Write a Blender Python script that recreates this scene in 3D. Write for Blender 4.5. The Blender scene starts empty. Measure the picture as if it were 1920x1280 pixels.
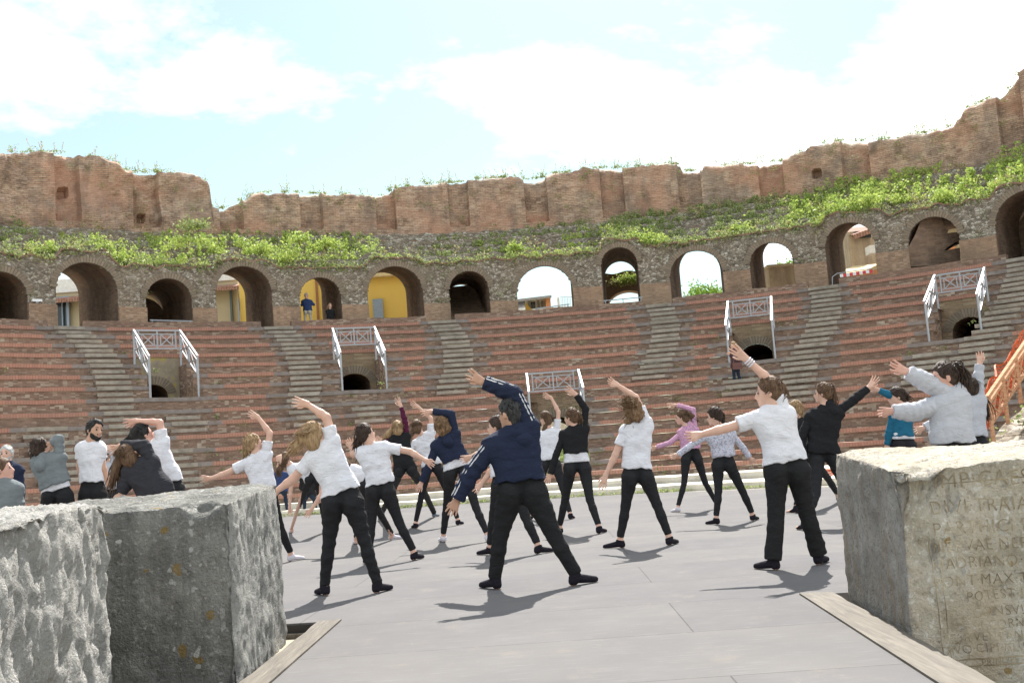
import bpy, math, random
import numpy as np
from math import sin, cos, pi, radians, hypot, atan2, sqrt
from mathutils import Matrix, Vector
random.seed(7)
RNG = np.random.default_rng(11)
scene = bpy.context.scene

# ------------------------------------------------------------------ camera
FPX, PITCH, ROLL, EYE = 2034.0, 0.110, -0.074, 1.03
CR, CS = cos(ROLL), sin(ROLL)
FWD = np.array([0, cos(PITCH), sin(PITCH)]); UP0 = np.array([0, -sin(PITCH), cos(PITCH)]); R0v = np.array([1.0, 0, 0])
CRT = R0v * CR + UP0 * CS
CUP = UP0 * CR - R0v * CS
cam = bpy.data.cameras.new("camera")
cam.sensor_width = 36; cam.lens = 36 * FPX / 1920; cam.clip_end = 3000; cam.clip_start = 0.05
camo = bpy.data.objects.new("camera", cam); scene.collection.objects.link(camo)
camo.matrix_world = Matrix(((CRT[0], CUP[0], -FWD[0], 0), (CRT[1], CUP[1], -FWD[1], 0), (CRT[2], CUP[2], -FWD[2], EYE), (0, 0, 0, 1)))
scene.camera = camo

# ------------------------------------------------------------------ sky and sun
SUN_AZ = radians(8.5)      # to the right of the viewing direction (+Y)
SUN_EL = radians(48)
world = bpy.data.worlds.new("World"); scene.world = world; world.use_nodes = True
wn = world.node_tree.nodes; wl = world.node_tree.links
for n in list(wn): wn.remove(n)
wout = wn.new('ShaderNodeOutputWorld'); wbg = wn.new('ShaderNodeBackground'); sky = wn.new('ShaderNodeTexSky')
sky.sky_type = 'NISHITA'; sky.sun_disc = False; sky.sun_elevation = SUN_EL; sky.sun_rotation = SUN_AZ
sky.air_density = 1.0; sky.dust_density = 0.6; sky.ozone_density = 1.0
wtc = wn.new('ShaderNodeTexCoord'); wmap = wn.new('ShaderNodeMapping'); wmap.inputs['Scale'].default_value = (1.0, 1.0, 2.1)
wmap.inputs['Location'].default_value = (4.32, 1.9, 0.6)
wnz = wn.new('ShaderNodeTexNoise'); wnz.inputs['Scale'].default_value = 2.0; wnz.inputs['Detail'].default_value = 9; wnz.inputs['Roughness'].default_value = 0.6; wnz.inputs['Distortion'].default_value = 0.15
wr = wn.new('ShaderNodeValToRGB'); wr.color_ramp.elements[0].position = 0.445; wr.color_ramp.elements[1].position = 0.60
wmix = wn.new('ShaderNodeMixRGB'); wmix.inputs['Color2'].default_value = (7.3, 7.4, 7.45, 1)
wmul = wn.new('ShaderNodeMath'); wmul.operation = 'MULTIPLY_ADD'; wmul.inputs[1].default_value = 0.94; wmul.inputs[2].default_value = 0.12
wl.new(wtc.outputs['Generated'], wmap.inputs['Vector']); wl.new(wmap.outputs[0], wnz.inputs['Vector'])
wl.new(wnz.outputs['Fac'], wr.inputs['Fac']); wl.new(wr.outputs['Color'], wmul.inputs[0]); wl.new(wmul.outputs[0], wmix.inputs['Fac'])
wtint = wn.new('ShaderNodeMixRGB'); wtint.blend_type = 'MULTIPLY'; wtint.inputs['Fac'].default_value = 1; wtint.inputs['Color2'].default_value = (.54, .60, .51, 1)
wl.new(sky.outputs['Color'], wtint.inputs['Color1']); wl.new(wtint.outputs['Color'], wmix.inputs['Color1']); wl.new(wmix.outputs['Color'], wbg.inputs['Color'])
wbg.inputs['Strength'].default_value = 0.08
wl.new(wbg.outputs[0], wout.inputs[0])
sun = bpy.data.lights.new("sun", 'SUN'); sun.energy = 3.1; sun.angle = radians(0.5); sun.color = (1.0, 0.955, 0.89)
suno = bpy.data.objects.new("sun", sun); scene.collection.objects.link(suno)
sd = Vector((sin(SUN_AZ) * cos(SUN_EL), cos(SUN_AZ) * cos(SUN_EL), sin(SUN_EL)))
suno.rotation_euler = sd.to_track_quat('Z', 'Y').to_euler(); suno.location = (20, 60, 60)
scene.view_settings.view_transform = 'Standard'; scene.view_settings.look = 'None'
scene.view_settings.exposure = 1.82; scene.view_settings.gamma = 1.0
scene.cycles.max_bounces = 6; scene.cycles.diffuse_bounces = 4

# ------------------------------------------------------------------ measuring helpers (photo pixels -> metres)
def ray(x, y):
    return FWD + CRT * (x - 960) / FPX - CUP * (y - 640) / FPX
CAMP = np.array([0, 0, EYE])
def at(x, y, D):                       # world point on the vertical plane y = D
    d = ray(x, y); return CAMP + d * (D / d[1])
def gnd(x, y, z=0.0):
    d = ray(x, y); return CAMP + d * ((z - EYE) / d[2])
def hit(x, y, cx, cy, R):              # far side of a vertical cylinder -> theta, z
    d = ray(x, y); a = d[0] ** 2 + d[1] ** 2; b = -2 * (d[0] * cx + d[1] * cy); c = cx * cx + cy * cy - R * R
    t = (-b + sqrt(b * b - 4 * a * c)) / (2 * a); p = CAMP + d * t
    return atan2(p[0] - cx, p[1] - cy), p[2]

# ------------------------------------------------------------------ noise
def _h(ix, iy, iz, s):
    n = (ix * 374761393 + iy * 668265263 + iz * 2147483647 + s * 1274126177) & 0xffffffff
    n = ((n ^ (n >> 13)) * 1274126177) & 0xffffffff
    n = n ^ (n >> 16)
    return (n & 0xffff) / 65535.0 * 2 - 1
def vnoise(P, s=0):
    P = np.asarray(P, float); i = np.floor(P).astype(np.int64); f = P - i; f = f * f * (3 - 2 * f)
    out = 0
    for dx in (0, 1):
        for dy in (0, 1):
            for dz in (0, 1):
                w = (f[..., 0] if dx else 1 - f[..., 0]) * (f[..., 1] if dy else 1 - f[..., 1]) * (f[..., 2] if dz else 1 - f[..., 2])
                out = out + w * _h(i[..., 0] + dx, i[..., 1] + dy, i[..., 2] + dz, s)
    return out
def fbm(P, sc=1.0, o=4, s=0, g=0.5):
    P = np.asarray(P, float) * sc; a = 1.0; r = 0
    for k in range(o):
        r = r + a * vnoise(P, s + k * 17); P = P * 2.03 + 3.1; a *= g
    return r

# ------------------------------------------------------------------ object helpers
def link(o, parent=None):
    scene.collection.objects.link(o)
    if parent is not None:
        o.parent = parent
        if parent.type == 'EMPTY' or True:
            o.matrix_parent_inverse = Matrix.Translation(-Vector(WLOC.get(parent.name, (0, 0, 0))))
    return o
WLOC = {}
class MB:
    def __init__(self): self.v = []; self.f = []; self.uv = {}; self.n = 0; self.m = []
    def add(self, V, F, uv=None, mi=0):
        b = self.n; V = np.asarray(V, float).reshape(-1, 3); self.v.append(V); self.n += len(V)
        k0 = len(self.f)
        self.f += [tuple(int(i) + b for i in q) for q in F]; self.m += [mi] * (len(self.f) - k0)
        if uv is not None:
            for i, u in enumerate(uv): self.uv[b + i] = u
    def box(self, c, s, rz=0, mi=0, M=None):
        c = np.array(c, float); h = np.array(s, float) / 2
        V = np.array([(sx * h[0], sy * h[1], sz * h[2]) for sx in (-1, 1) for sy in (-1, 1) for sz in (-1, 1)])
        if M is None:
            C, S = cos(rz), sin(rz); V = np.stack([V[:, 0] * C - V[:, 1] * S, V[:, 0] * S + V[:, 1] * C, V[:, 2]], 1)
        else: V = V @ np.asarray(M).T
        self.add(V + c, [(0, 1, 3, 2), (4, 6, 7, 5), (0, 4, 5, 1), (2, 3, 7, 6), (0, 2, 6, 4), (1, 5, 7, 3)], mi=mi)
    def bar(self, a, b, w, h=None, mi=0):  # square bar between two points
        a = np.array(a, float); b = np.array(b, float); h = h or w
        d = b - a; L = np.linalg.norm(d); d /= L
        up = np.array([0, 0, 1.0]) if abs(d[2]) < .95 else np.array([0, 1.0, 0])
        s = np.cross(d, up); s /= np.linalg.norm(s); u = np.cross(s, d)
        self.box((a + b) / 2, (L, w, h), M=np.stack([d, s, u], 1), mi=mi)
    def tube(self, pts, rad, n=6, mi=0, cap=True):
        pts = [np.array(p, float) for p in pts]; rad = rad if hasattr(rad, '__len__') else [rad] * len(pts)
        V = []; N = len(pts); prev = None
        for i, p in enumerate(pts):
            t = pts[min(i + 1, N - 1)] - pts[max(i - 1, 0)]; t /= (np.linalg.norm(t) + 1e-9)
            if prev is None:
                a = np.array([0, 0, 1.0]) if abs(t[2]) < .9 else np.array([1.0, 0, 0]); s = np.cross(t, a)
            else: s = prev - t * (prev @ t)
            s /= (np.linalg.norm(s) + 1e-9); prev = s; u = np.cross(t, s)
            for j in range(n):
                an = 2 * pi * j / n; V.append(p + rad[i] * (cos(an) * s + sin(an) * u))
        F = [(i * n + j, i * n + (j + 1) % n, (i + 1) * n + (j + 1) % n, (i + 1) * n + j) for i in range(N - 1) for j in range(n)]
        if cap: F += [tuple(range(n - 1, -1, -1)), tuple((N - 1) * n + j for j in range(n))]
        self.add(V, F, mi=mi)
    def build(self, name, mats, parent=None, smooth=False):
        me = bpy.data.meshes.new(name)
        V = np.concatenate(self.v) if self.v else np.zeros((0, 3))
        me.from_pydata(V.tolist(), [], self.f)
        if not isinstance(mats, (list, tuple)): mats = [mats]
        for m in mats: me.materials.append(m)
        if len(mats) > 1: me.polygons.foreach_set('material_index', self.m)
        if self.uv:
            ul = me.uv_layers.new(name='UVMap'); li = np.zeros(len(me.loops), int); me.loops.foreach_get('vertex_index', li)
            U = np.zeros((self.n, 2))
            for k, u in self.uv.items(): U[k] = u
            ul.data.foreach_set('uv', U[li].ravel())
        if smooth: me.polygons.foreach_set('use_smooth', [True] * len(me.polygons))
        me.update()
        o = bpy.data.objects.new(name, me); link(o, parent); return o
def raw(name, V, F, mat, parent=None, smooth=True, uv=None):
    me = bpy.data.meshes.new(name); V = np.asarray(V, float); F = np.asarray(F, int)
    me.vertices.add(len(V)); me.vertices.foreach_set('co', V.ravel())
    k = F.shape[1]; me.loops.add(F.size); me.loops.foreach_set('vertex_index', F.ravel())
    me.polygons.add(len(F)); me.polygons.foreach_set('loop_start', np.arange(0, F.size, k))
    me.polygons.foreach_set('use_smooth', np.full(len(F), smooth))
    me.materials.append(mat)
    if uv is not None:
        ul = me.uv_layers.new(name='UVMap'); ul.data.foreach_set('uv', np.asarray(uv)[F.ravel()].ravel())
    me.update(calc_edges=True); me.validate()
    o = bpy.data.objects.new(name, me); link(o, parent); return o
def tag(o, label=None, cat=None, group=None, kind=None):
    if label: o['label'] = label
    if cat: o['category'] = cat
    if group: o['group'] = group
    if kind: o['kind'] = kind
    return o
def empty(name, loc, label, cat, group=None, kind=None):
    o = bpy.data.objects.new(name, None); scene.collection.objects.link(o); o.location = [float(c) for c in loc]; WLOC[o.name] = tuple(float(c) for c in loc)
    return tag(o, label, cat, group, kind)
def copy_tree(o, dloc=(0, 0, 0), **kw):
    c = o.copy(); scene.collection.objects.link(c); c.location = Vector(o.location) + Vector(dloc)
    for ch in list(o.children):
        d = ch.copy(); scene.collection.objects.link(d); d.parent = c
        for g in list(ch.children):
            e = g.copy(); scene.collection.objects.link(e); e.parent = d
    for k, v in kw.items(): c[k] = v
    return c

# ------------------------------------------------------------------ materials
def mat_base(name, rough=0.8, spec=0.3):
    m = bpy.data.materials.new(name); m.use_nodes = True; nt = m.node_tree
    b = nt.nodes['Principled BSDF']; b.inputs['Roughness'].default_value = rough; b.inputs['Specular IOR Level'].default_value = spec
    return m, nt, b
class N:
    def __init__(s, nt): s.nt = nt
    def n(s, t, **kw):
        x = s.nt.nodes.new('ShaderNode' + t)
        for k, v in kw.items():
            if hasattr(x, k): setattr(x, k, v)
        return x
    def l(s, a, b): s.nt.links.new(a, b)
    def coord(s, kind='Object', scale=(1, 1, 1)):
        c = s.n('TexCoord'); m = s.n('Mapping'); m.inputs['Scale'].default_value = scale; s.l(c.outputs[kind], m.inputs[0]); return m.outputs[0]
    def noise(s, vec, sc, det=4, ro=0.55, dist=0):
        x = s.n('TexNoise'); x.inputs['Scale'].default_value = sc; x.inputs['Detail'].default_value = det; x.inputs['Roughness'].default_value = ro; x.inputs['Distortion'].default_value = dist
        s.l(vec, x.inputs['Vector']); return x.outputs['Fac']
    def ramp(s, fac, stops, interp='LINEAR'):
        x = s.n('ValToRGB'); r = x.color_ramp; r.interpolation = interp
        while len(r.elements) < len(stops): r.elements.new(0.5)
        for e, (p, c) in zip(r.elements, stops):
            e.position = p; e.color = (*c, 1) if len(c) == 3 else c
        s.l(fac, x.inputs['Fac']); return x.outputs['Color']
    def mix(s, fac, a, b, mode='MIX'):
        x = s.n('MixRGB'); x.blend_type = mode
        for sock, val in ((x.inputs['Fac'], fac), (x.inputs['Color1'], a), (x.inputs['Color2'], b)):
            if hasattr(val, 'links'): s.l(val, sock)
            elif isinstance(val, (int, float)): sock.default_value = val
            else: sock.default_value = (*val, 1)
        return x.outputs['Color']
    def math(s, op, a, b=None):
        x = s.n('Math'); x.operation = op
        for i, val in enumerate((a, b)):
            if val is None: continue
            if hasattr(val, 'links'): s.l(val, x.inputs[i])
            else: x.inputs[i].default_value = val
        return x.outputs[0]
    def bump(s, h, bsdf, dist=0.02, st=1.0):
        x = s.n('Bump'); x.inputs['Distance'].default_value = dist; x.inputs['Strength'].default_value = st; s.l(h, x.inputs['Height']); s.l(x.outputs[0], bsdf.inputs['Normal'])
    def brick(s, vec, w, h, mortar=0.012, c1=(.4, .2, .12), c2=(.3, .15, .1), cm=(.3, .27, .22), bias=0.0, smooth=.1, off=0.5):
        x = s.n('TexBrick'); x.inputs['Scale'].default_value = 1; x.inputs['Brick Width'].default_value = w; x.inputs['Row Height'].default_value = h
        x.inputs['Mortar Size'].default_value = mortar; x.inputs['Mortar Smooth'].default_value = smooth; x.inputs['Bias'].default_value = bias
        x.inputs['Color1'].default_value = (*c1, 1); x.inputs['Color2'].default_value = (*c2, 1); x.inputs['Mortar'].default_value = (*cm, 1); x.offset = off
        s.l(vec, x.inputs['Vector']); return x.outputs['Color'], x.outputs['Fac']

def m_brick(name, c1, c2, cm, w=.28, h=.075, pale=None, dark=None, patch=None, kind='UV', green=0.0, mort=.012, stain=0.35, gray=None, cstreak=.45, blot=.35):
    m, nt, b = mat_base(name, .92, .15); k = N(nt); uv = k.coord(kind)
    # wobble the courses a little
    nz = k.n('TexNoise'); nz.inputs['Scale'].default_value = 1.3; nz.inputs['Detail'].default_value = 3; k.l(uv, nz.inputs['Vector'])
    sub = k.n('VectorMath'); sub.operation = 'MULTIPLY_ADD'; sub.inputs[1].default_value = (.12, .07, 0); k.l(nz.outputs['Color'], sub.inputs[0]); k.l(uv, sub.inputs[2])
    col, fac = k.brick(sub.outputs[0], w, h, mort, c1, c2, cm)
    st = k.coord(kind, (1.0 / w, 1.0 / h, 1)); 
    wn_ = k.n('TexWhiteNoise'); wn_.noise_dimensions = '2D'
    sn = k.n('VectorMath'); sn.operation = 'FLOOR'; k.l(st, sn.inputs[0]); k.l(sn.outputs[0], wn_.inputs['Vector'])
    col = k.mix(.5, col, k.ramp(wn_.outputs['Value'], [(0, (.7, .66, .64)), (.5, (1, 1, 1)), (1, (1.25, 1.22, 1.15))]), 'MULTIPLY')
    cs_ = k.ramp(k.noise(k.coord(kind, (3.4, 17, 1)), 1.0, 4, .7), [(.32, (.62, .6, .58)), (.5, (1, 1, 1)), (.68, (1.3, 1.27, 1.2))]); col = k.mix(cstreak, col, cs_, 'MULTIPLY'); col = k.mix(blot, col, k.ramp(k.noise(uv, 1.5, 7, .7), [(.34, (.5, .47, .45)), (.5, (1, 1, 1)), (.66, (1.2, 1.16, 1.1))]), 'MULTIPLY')
    if pale:
        pm = k.ramp(k.noise(k.coord(kind, (1, 2.2, 1)), .8, 5, .65), [(.44, (0, 0, 0)), (.66, (1, 1, 1))])
        pw = k.ramp(wn_.outputs['Value'], [(.7, (0, 0, 0)), (.76, (1, 1, 1))])
        col = k.mix(k.math('MULTIPLY', k.math('MULTIPLY', pm, pw), .8), col, pale)
    if gray:
        gm_ = k.ramp(k.noise(k.coord(kind, (1, .8, 1)), .42, 7, .68), [(.5, (0, 0, 0)), (.62, (.8, .8, .8))]); col = k.mix(gm_, col, k.mix(.45, col, gray))
    if patch:
        col = k.mix(k.ramp(k.noise(uv, .32, 4, .6), [(.48, (0, 0, 0)), (.6, (1, 1, 1))]), col, k.mix(.6, col, patch))
    if dark:
        col = k.mix(k.ramp(k.noise(k.coord(kind, (1.2, .5, 1)), .9, 6, .65), [(.47, (0, 0, 0)), (.7, (stain, stain, stain))]), col, dark)
    if green:
        col = k.mix(k.ramp(k.noise(uv, 1.1, 6, .7), [(.6, (0, 0, 0)), (.72, (green, green, green))]), col, (.09, .12, .035))
    k.l(col, b.inputs['Base Color'])
    hgt = k.math('ADD', k.math('MULTIPLY', fac, -0.6), k.noise(uv, 9, 6, .65)); k.bump(hgt, b, .05, .8)
    return m
def m_noise(name, stops, sc=3, det=6, ro=.6, kind='Object', rough=.85, spec=.2, bump=0.0, bsc=20, scale=(1, 1, 1), dist=0):
    m, nt, b = mat_base(name, rough, spec); k = N(nt); v = k.coord(kind, scale)
    k.l(k.ramp(k.noise(v, sc, det, ro, dist), stops), b.inputs['Base Color'])
    if bump: k.bump(k.noise(v, bsc, 5, .6), b, bump, .7)
    return m
def m_rubble(name, scale=6.0, tone=1.0):
    m, nt, b = mat_base(name, .95, .1); k = N(nt); uv = k.coord('UV', (1, 1.5, 1))
    v = k.n('TexVoronoi'); v.inputs['Scale'].default_value = scale; v.inputs['Randomness'].default_value = .9; k.l(uv, v.inputs['Vector'])
    v2 = k.n('TexVoronoi'); v2.feature = 'DISTANCE_TO_EDGE'; v2.inputs['Scale'].default_value = scale; v2.inputs['Randomness'].default_value = .9; k.l(uv, v2.inputs['Vector'])
    sep = k.n('SeparateColor'); k.l(v.outputs['Color'], sep.inputs[0])
    t = tone
    stone = k.ramp(sep.outputs[0], [(0, (.17 * t, .15 * t, .12 * t)), (.45, (.33 * t, .29 * t, .235 * t)), (.8, (.48 * t, .44 * t, .37 * t)), (1, (.62 * t, .59 * t, .52 * t))])
    col = k.mix(k.ramp(v2.outputs['Distance'], [(0.0, (1, 1, 1)), (.09, (0, 0, 0))]), stone, (.16 * t, .14 * t, .11 * t))
    col = k.mix(k.ramp(k.noise(uv, .5, 5, .6), [(.42, (0, 0, 0)), (.65, (.75, .75, .75))]), col, k.mix(.5, col, (.27, .2, .14)))
    col = k.mix(k.ramp(k.noise(uv, .9, 6, .7), [(.55, (0, 0, 0)), (.75, (.6, .6, .6))]), col, (.085, .085, .06))
    k.l(col, b.inputs['Base Color']); k.bump(k.math('ADD', v2.outputs['Distance'], k.math('MULTIPLY', k.noise(uv, 14, 4, .6), .3)), b, .12, .9)
    return m
def m_plain(name, c, rough=.7, spec=.3, var=.12, sc=8, metal=0):
    m, nt, b = mat_base(name, rough, spec); k = N(nt); v = k.coord('Object')
    lo = tuple(x * (1 - var) for x in c); hi = tuple(min(1, x * (1 + var)) for x in c)
    k.l(k.ramp(k.noise(v, sc, 5, .6), [(.3, lo), (.7, hi)]), b.inputs['Base Color']); b.inputs['Metallic'].default_value = metal
    return m
def m_cloth(name, c, rough=.9, fleck=None, var=.06, sheen=.0):
    m, nt, b = mat_base(name, rough, .1); k = N(nt); v = k.coord('Object')
    col = k.ramp(k.noise(v, 12, 4, .6), [(.3, tuple(x * (1 - var) for x in c)), (.7, tuple(min(1, x * (1 + var)) for x in c))])
    fold = k.noise(k.coord('Object', (1, 1, 1.8)), 7.5, 2, .5, 2.2)
    if fleck: col = k.mix(k.ramp(k.noise(v, fleck[1], 2, .5), [(.52, (0, 0, 0)), (.6, (1, 1, 1))]), col, fleck[0])
    k.l(col, b.inputs['Base Color']); k.bump(k.math('ADD', k.math('MULTIPLY', k.noise(v, 22, 3, .55), .3), fold), b, .03, .45)
    if sheen: b.inputs['Sheen Weight'].default_value = sheen
    return m
def m_skin(name, c):
    m, nt, b = mat_base(name, .5, .35); k = N(nt); v = k.coord('Object')
    k.l(k.ramp(k.noise(v, 14, 3, .5), [(.3, (c[0] * .92, c[1] * .86, c[2] * .84)), (.7, c)]), b.inputs['Base Color'])
    b.inputs['Subsurface Weight'].default_value = .08; b.inputs['Subsurface Radius'].default_value = (.02, .008, .004)
    return m
def m_hair(name, c, hi):
    m, nt, b = mat_base(name, .62, .22); k = N(nt); v = k.coord('Object', (60, 60, 9))
    k.l(k.ramp(k.noise(v, 1.0, 4, .6), [(.3, c), (.7, hi)]), b.inputs['Base Color']); k.bump(k.noise(v, 2.0, 3, .6), b, .006, .8)
    return m
def m_leaf(name, c, c2, tr=.35):
    m, nt, b = mat_base(name, .6, .25); k = N(nt)
    g = k.n('NewGeometry'); col = k.ramp(g.outputs['Random Per Island'], [(0, c), (1, c2)])
    k.l(col, b.inputs['Base Color'])
    t = k.n('BsdfTranslucent'); k.l(k.mix(.5, col, (.5, .8, .1), 'MULTIPLY'), t.inputs['Color']); t2 = k.mix(0, col, col)
    tcol = k.n('BsdfTranslucent'); k.l(col, tcol.inputs['Color'])
    mx = k.n('MixShader'); mx.inputs[0].default_value = tr; k.l(b.outputs[0], mx.inputs[1]); k.l(tcol.outputs[0], mx.inputs[2])
    k.l(mx.outputs[0], nt.nodes['Material Output'].inputs['Surface']); return m
# ------------------------------------------------------------------ theatre: measured plan
R0, RB = 27.262, 13.95
CX0, CY = 1.62, 16.371
def cxr(R):
    if R >= R0: return CX0
    return CX0 - .242 * (R - R0) - 5.318 * ((R0 - R) / 10) ** 2
def rowR(k):
    if k < 0: return R0 + .9
    if k >= 16: return {16: 15.15, 17: 13.95}[k]
    u = k / 15; return R0 + (16.756 - R0) * u - 2.304 * u * (1 - u)
def rowZ(k):
    if k <= 13: return .403 + .43 * (15 - k)
    return {14: .88, 15: .57, 16: .31, 17: .14, 18: 0.0}[k]
def pt(R, th, z): return (cxr(R) + R * sin(th), CY + R * cos(th), z)
TH = [-.678, -.399, -.162, .160, .396, .655]           # radial staircases
R7 = 0
def thr(t0, R):                        # bearing of a straight radial line where it meets the row of radius R
    if R >= R7_: return t0
    c7 = cxr(R7_); dx = c7 - cxr(R); b = dx * sin(t0); r = -b + sqrt(b * b - dx * dx + R * R)
    return atan2(dx + r * sin(t0), r * cos(t0))
R7_ = rowR(7)
def from7(px, py, R):
    t, z = hit(px, py, cxr(R), CY, R); return atan2(cxr(R) + R * sin(t) - cxr(R7_), R * cos(t)) if R < R7_ else t
VTH = []
for (px, py, kf) in ((324, 742, 7), (678, 730, 7), (1038, 730, 8), (1417, 676, 7), (1782, 638, 7)):
    R = rowR(kf); VTH.append(from7(px, py, R))
VK = [(3, 7), (3, 7), (8, 14), (3, 7), (3, 7)]
VWS = [.75, .75, .86, .76, .78]
VLINE = {}
_vl = [((251, 683), (286, 744)), ((626, 675), (642, 728)), None, ((1371, 620), (1361, 678)), ((1762, 580), (1731, 641))]
for i_, q_ in enumerate(_vl):
    if q_ is None: continue
    Ra_, Rb2_ = rowR(3), rowR(7); VLINE[i_] = (Ra_, hit(*q_[0], cxr(Ra_), CY, Ra_)[0] + VWS[i_] / Ra_, Rb2_, hit(*q_[1], cxr(Rb2_), CY, Rb2_)[0] + VWS[i_] / Rb2_)
    VTH[i_] = VLINE[i_][3]
def vc(i, R):
    if i not in VLINE: return thr(VTH[i], R)
    Ra, ta, Rb, tb = VLINE[i]
    if R < Rb: return thr(VTH[i], R)
    return ta + (tb - ta) * (R - Ra) / (Rb - Ra)
TH0, TH1 = -1.25, 1.2

M_riser = m_brick('seat riser brick', (.31, .2, .15), (.25, .165, .125), (.26, .21, .17), pale=(.54, .48, .39), dark=(.15, .105, .085), w=.135, h=.042, green=.45, mort=.006)
M_tread = m_noise('worn seat tread', [(.3, (.26, .2, .16)), (.55, (.42, .36, .3)), (.8, (.6, .54, .46))], 2.2, 6, .65, 'Object', bump=.02, bsc=8)
M_tile, _nt, _b = mat_base('red brick seat edge', .85, .2); _k = N(_nt); _uv = _k.coord('UV')
_c, _f = _k.brick(_uv, .085, .4, .008, (.4, .205, .15), (.34, .175, .13), (.2, .13, .105), off=0)
_c = _k.mix(_k.ramp(_k.noise(_uv, 2.6, 5, .7), [(.45, (0, 0, 0)), (.75, (.65, .65, .65))]), _c, (.22, .15, .12))
_c = _k.mix(_k.ramp(_k.noise(_k.coord('UV', (8, .1, 1)), 1.0, 2, .5), [(.3, (0, 0, 0)), (.8, (.35, .35, .35))]), _c, (.42, .24, .18))
_k.l(_c, _b.inputs['Base Color']); _k.bump(_k.noise(_uv, 12, 4, .6), _b, .02, .6)
M_stone = m_noise('grey stair stone', [(.25, (.17, .15, .125)), (.5, (.29, .26, .22)), (.8, (.41, .375, .32))], 3, 7, .68, 'Object', bump=.03, bsc=14)
M_stone_dk = m_noise('weathered grey edge stone', [(.25, (.15, .13, .12)), (.6, (.24, .21, .195)), (.85, (.34, .3, .27))], 4, 6, .65, 'Object', bump=.02, bsc=14)
M_slab = m_noise('pale paving stone', [(.25, (.42, .39, .33)), (.6, (.6, .57, .5)), (.85, (.74, .7, .63))], 1.6, 7, .65, 'Object', bump=.02, bsc=10)
M_pier = m_brick('pier brick', (.42, .27, .18), (.34, .22, .15), (.36, .29, .22), w=.14, h=.044, mort=.007, pale=(.5, .38, .28), dark=(.13, .1, .075), stain=.5, patch=(.32, .235, .165))
M_rub = m_rubble('rubble masonry', 8.0, .9)
M_upper = m_brick('ruined upper brickwork', (.53, .365, .265), (.41, .275, .2), (.3, .235, .185), w=.24, h=.08, mort=.013, pale=(.5, .4, .31), dark=(.16, .125, .1), gray=(.34, .31, .26), cstreak=.8, blot=.9, patch=(.5, .27, .18), green=.3, stain=.75)
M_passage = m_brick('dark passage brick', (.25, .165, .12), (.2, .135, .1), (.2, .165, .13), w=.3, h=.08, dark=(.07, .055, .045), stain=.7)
M_cap = m_noise('crumbled stone crest', [(.3, (.2, .18, .13)), (.5, (.38, .35, .27)), (.7, (.26, .28, .13)), (.85, (.55, .52, .43))], 5, 6, .7, 'Object', bump=.08, bsc=6)
M_vouss, _nt, _b = mat_base('radiating arch bricks', .92, .15); _k = N(_nt); _uv = _k.coord('UV')
_c, _f = _k.brick(_uv, .1, .6, .012, (.27, .22, .165), (.19, .155, .12), (.13, .11, .085), off=0)
_c = _k.mix(_k.ramp(_k.noise(_uv, 1.7, 5, .7), [(.4, (0, 0, 0)), (.7, (.6, .6, .6))]), _c, (.2, .165, .125)); _k.l(_c, _b.inputs['Base Color']); _k.bump(_k.noise(_uv, 9, 4, .6), _b, .05, .9)
M_ground = m_noise('dry ground', [(.3, (.3, .26, .19)), (.6, (.42, .37, .28)), (.8, (.3, .32, .16))], .6, 8, .7, 'Object', bump=.05, bsc=5)
M_strip = m_noise('sandy paving', [(.3, (.5, .46, .36)), (.6, (.62, .58, .47)), (.85, (.5, .5, .3))], 2.5, 7, .7, 'Object', bump=.02, bsc=9)

theatre = empty('roman_theatre', (CX0, CY, 0), 'ruined brick Roman theatre with curved seat rows, an arcade and a crumbling top wall', 'theatre')

def th_grid(a, b, R, step=.35):
    n = max(2, int(abs(b - a) * R / step) + 1); return np.linspace(a, b, n)
def strip(mb, ths, A, B, uvf, mi=0):
    """quad strip between two curves A(th), B(th)"""
    V = []; uv = []
    for t in ths:
        a, b = A(t), B(t); V += [a, b]; uv += [uvf(t, 0), uvf(t, 1)]
    F = [(2 * i, 2 * i + 2, 2 * i + 3, 2 * i + 1) for i in range(len(ths) - 1)]
    mb.add(V, F, uv, mi)
def segs(cuts, a=TH0, b=TH1):
    out = []; x = a
    for (c, d) in sorted(cuts):
        if c > x: out.append((x, c))
        x = max(x, d)
    if x < b: out.append((x, b))
    return out
def vcuts(k):
    R = rowR(k); out = []
    for i, (kt, kf) in enumerate(VK):
        if kt < k < kf + (0 if True else 1):
            out.append((vc(i, R) - VWS[i] / R, vc(i, R) + VWS[i] / R))
    return out
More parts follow.
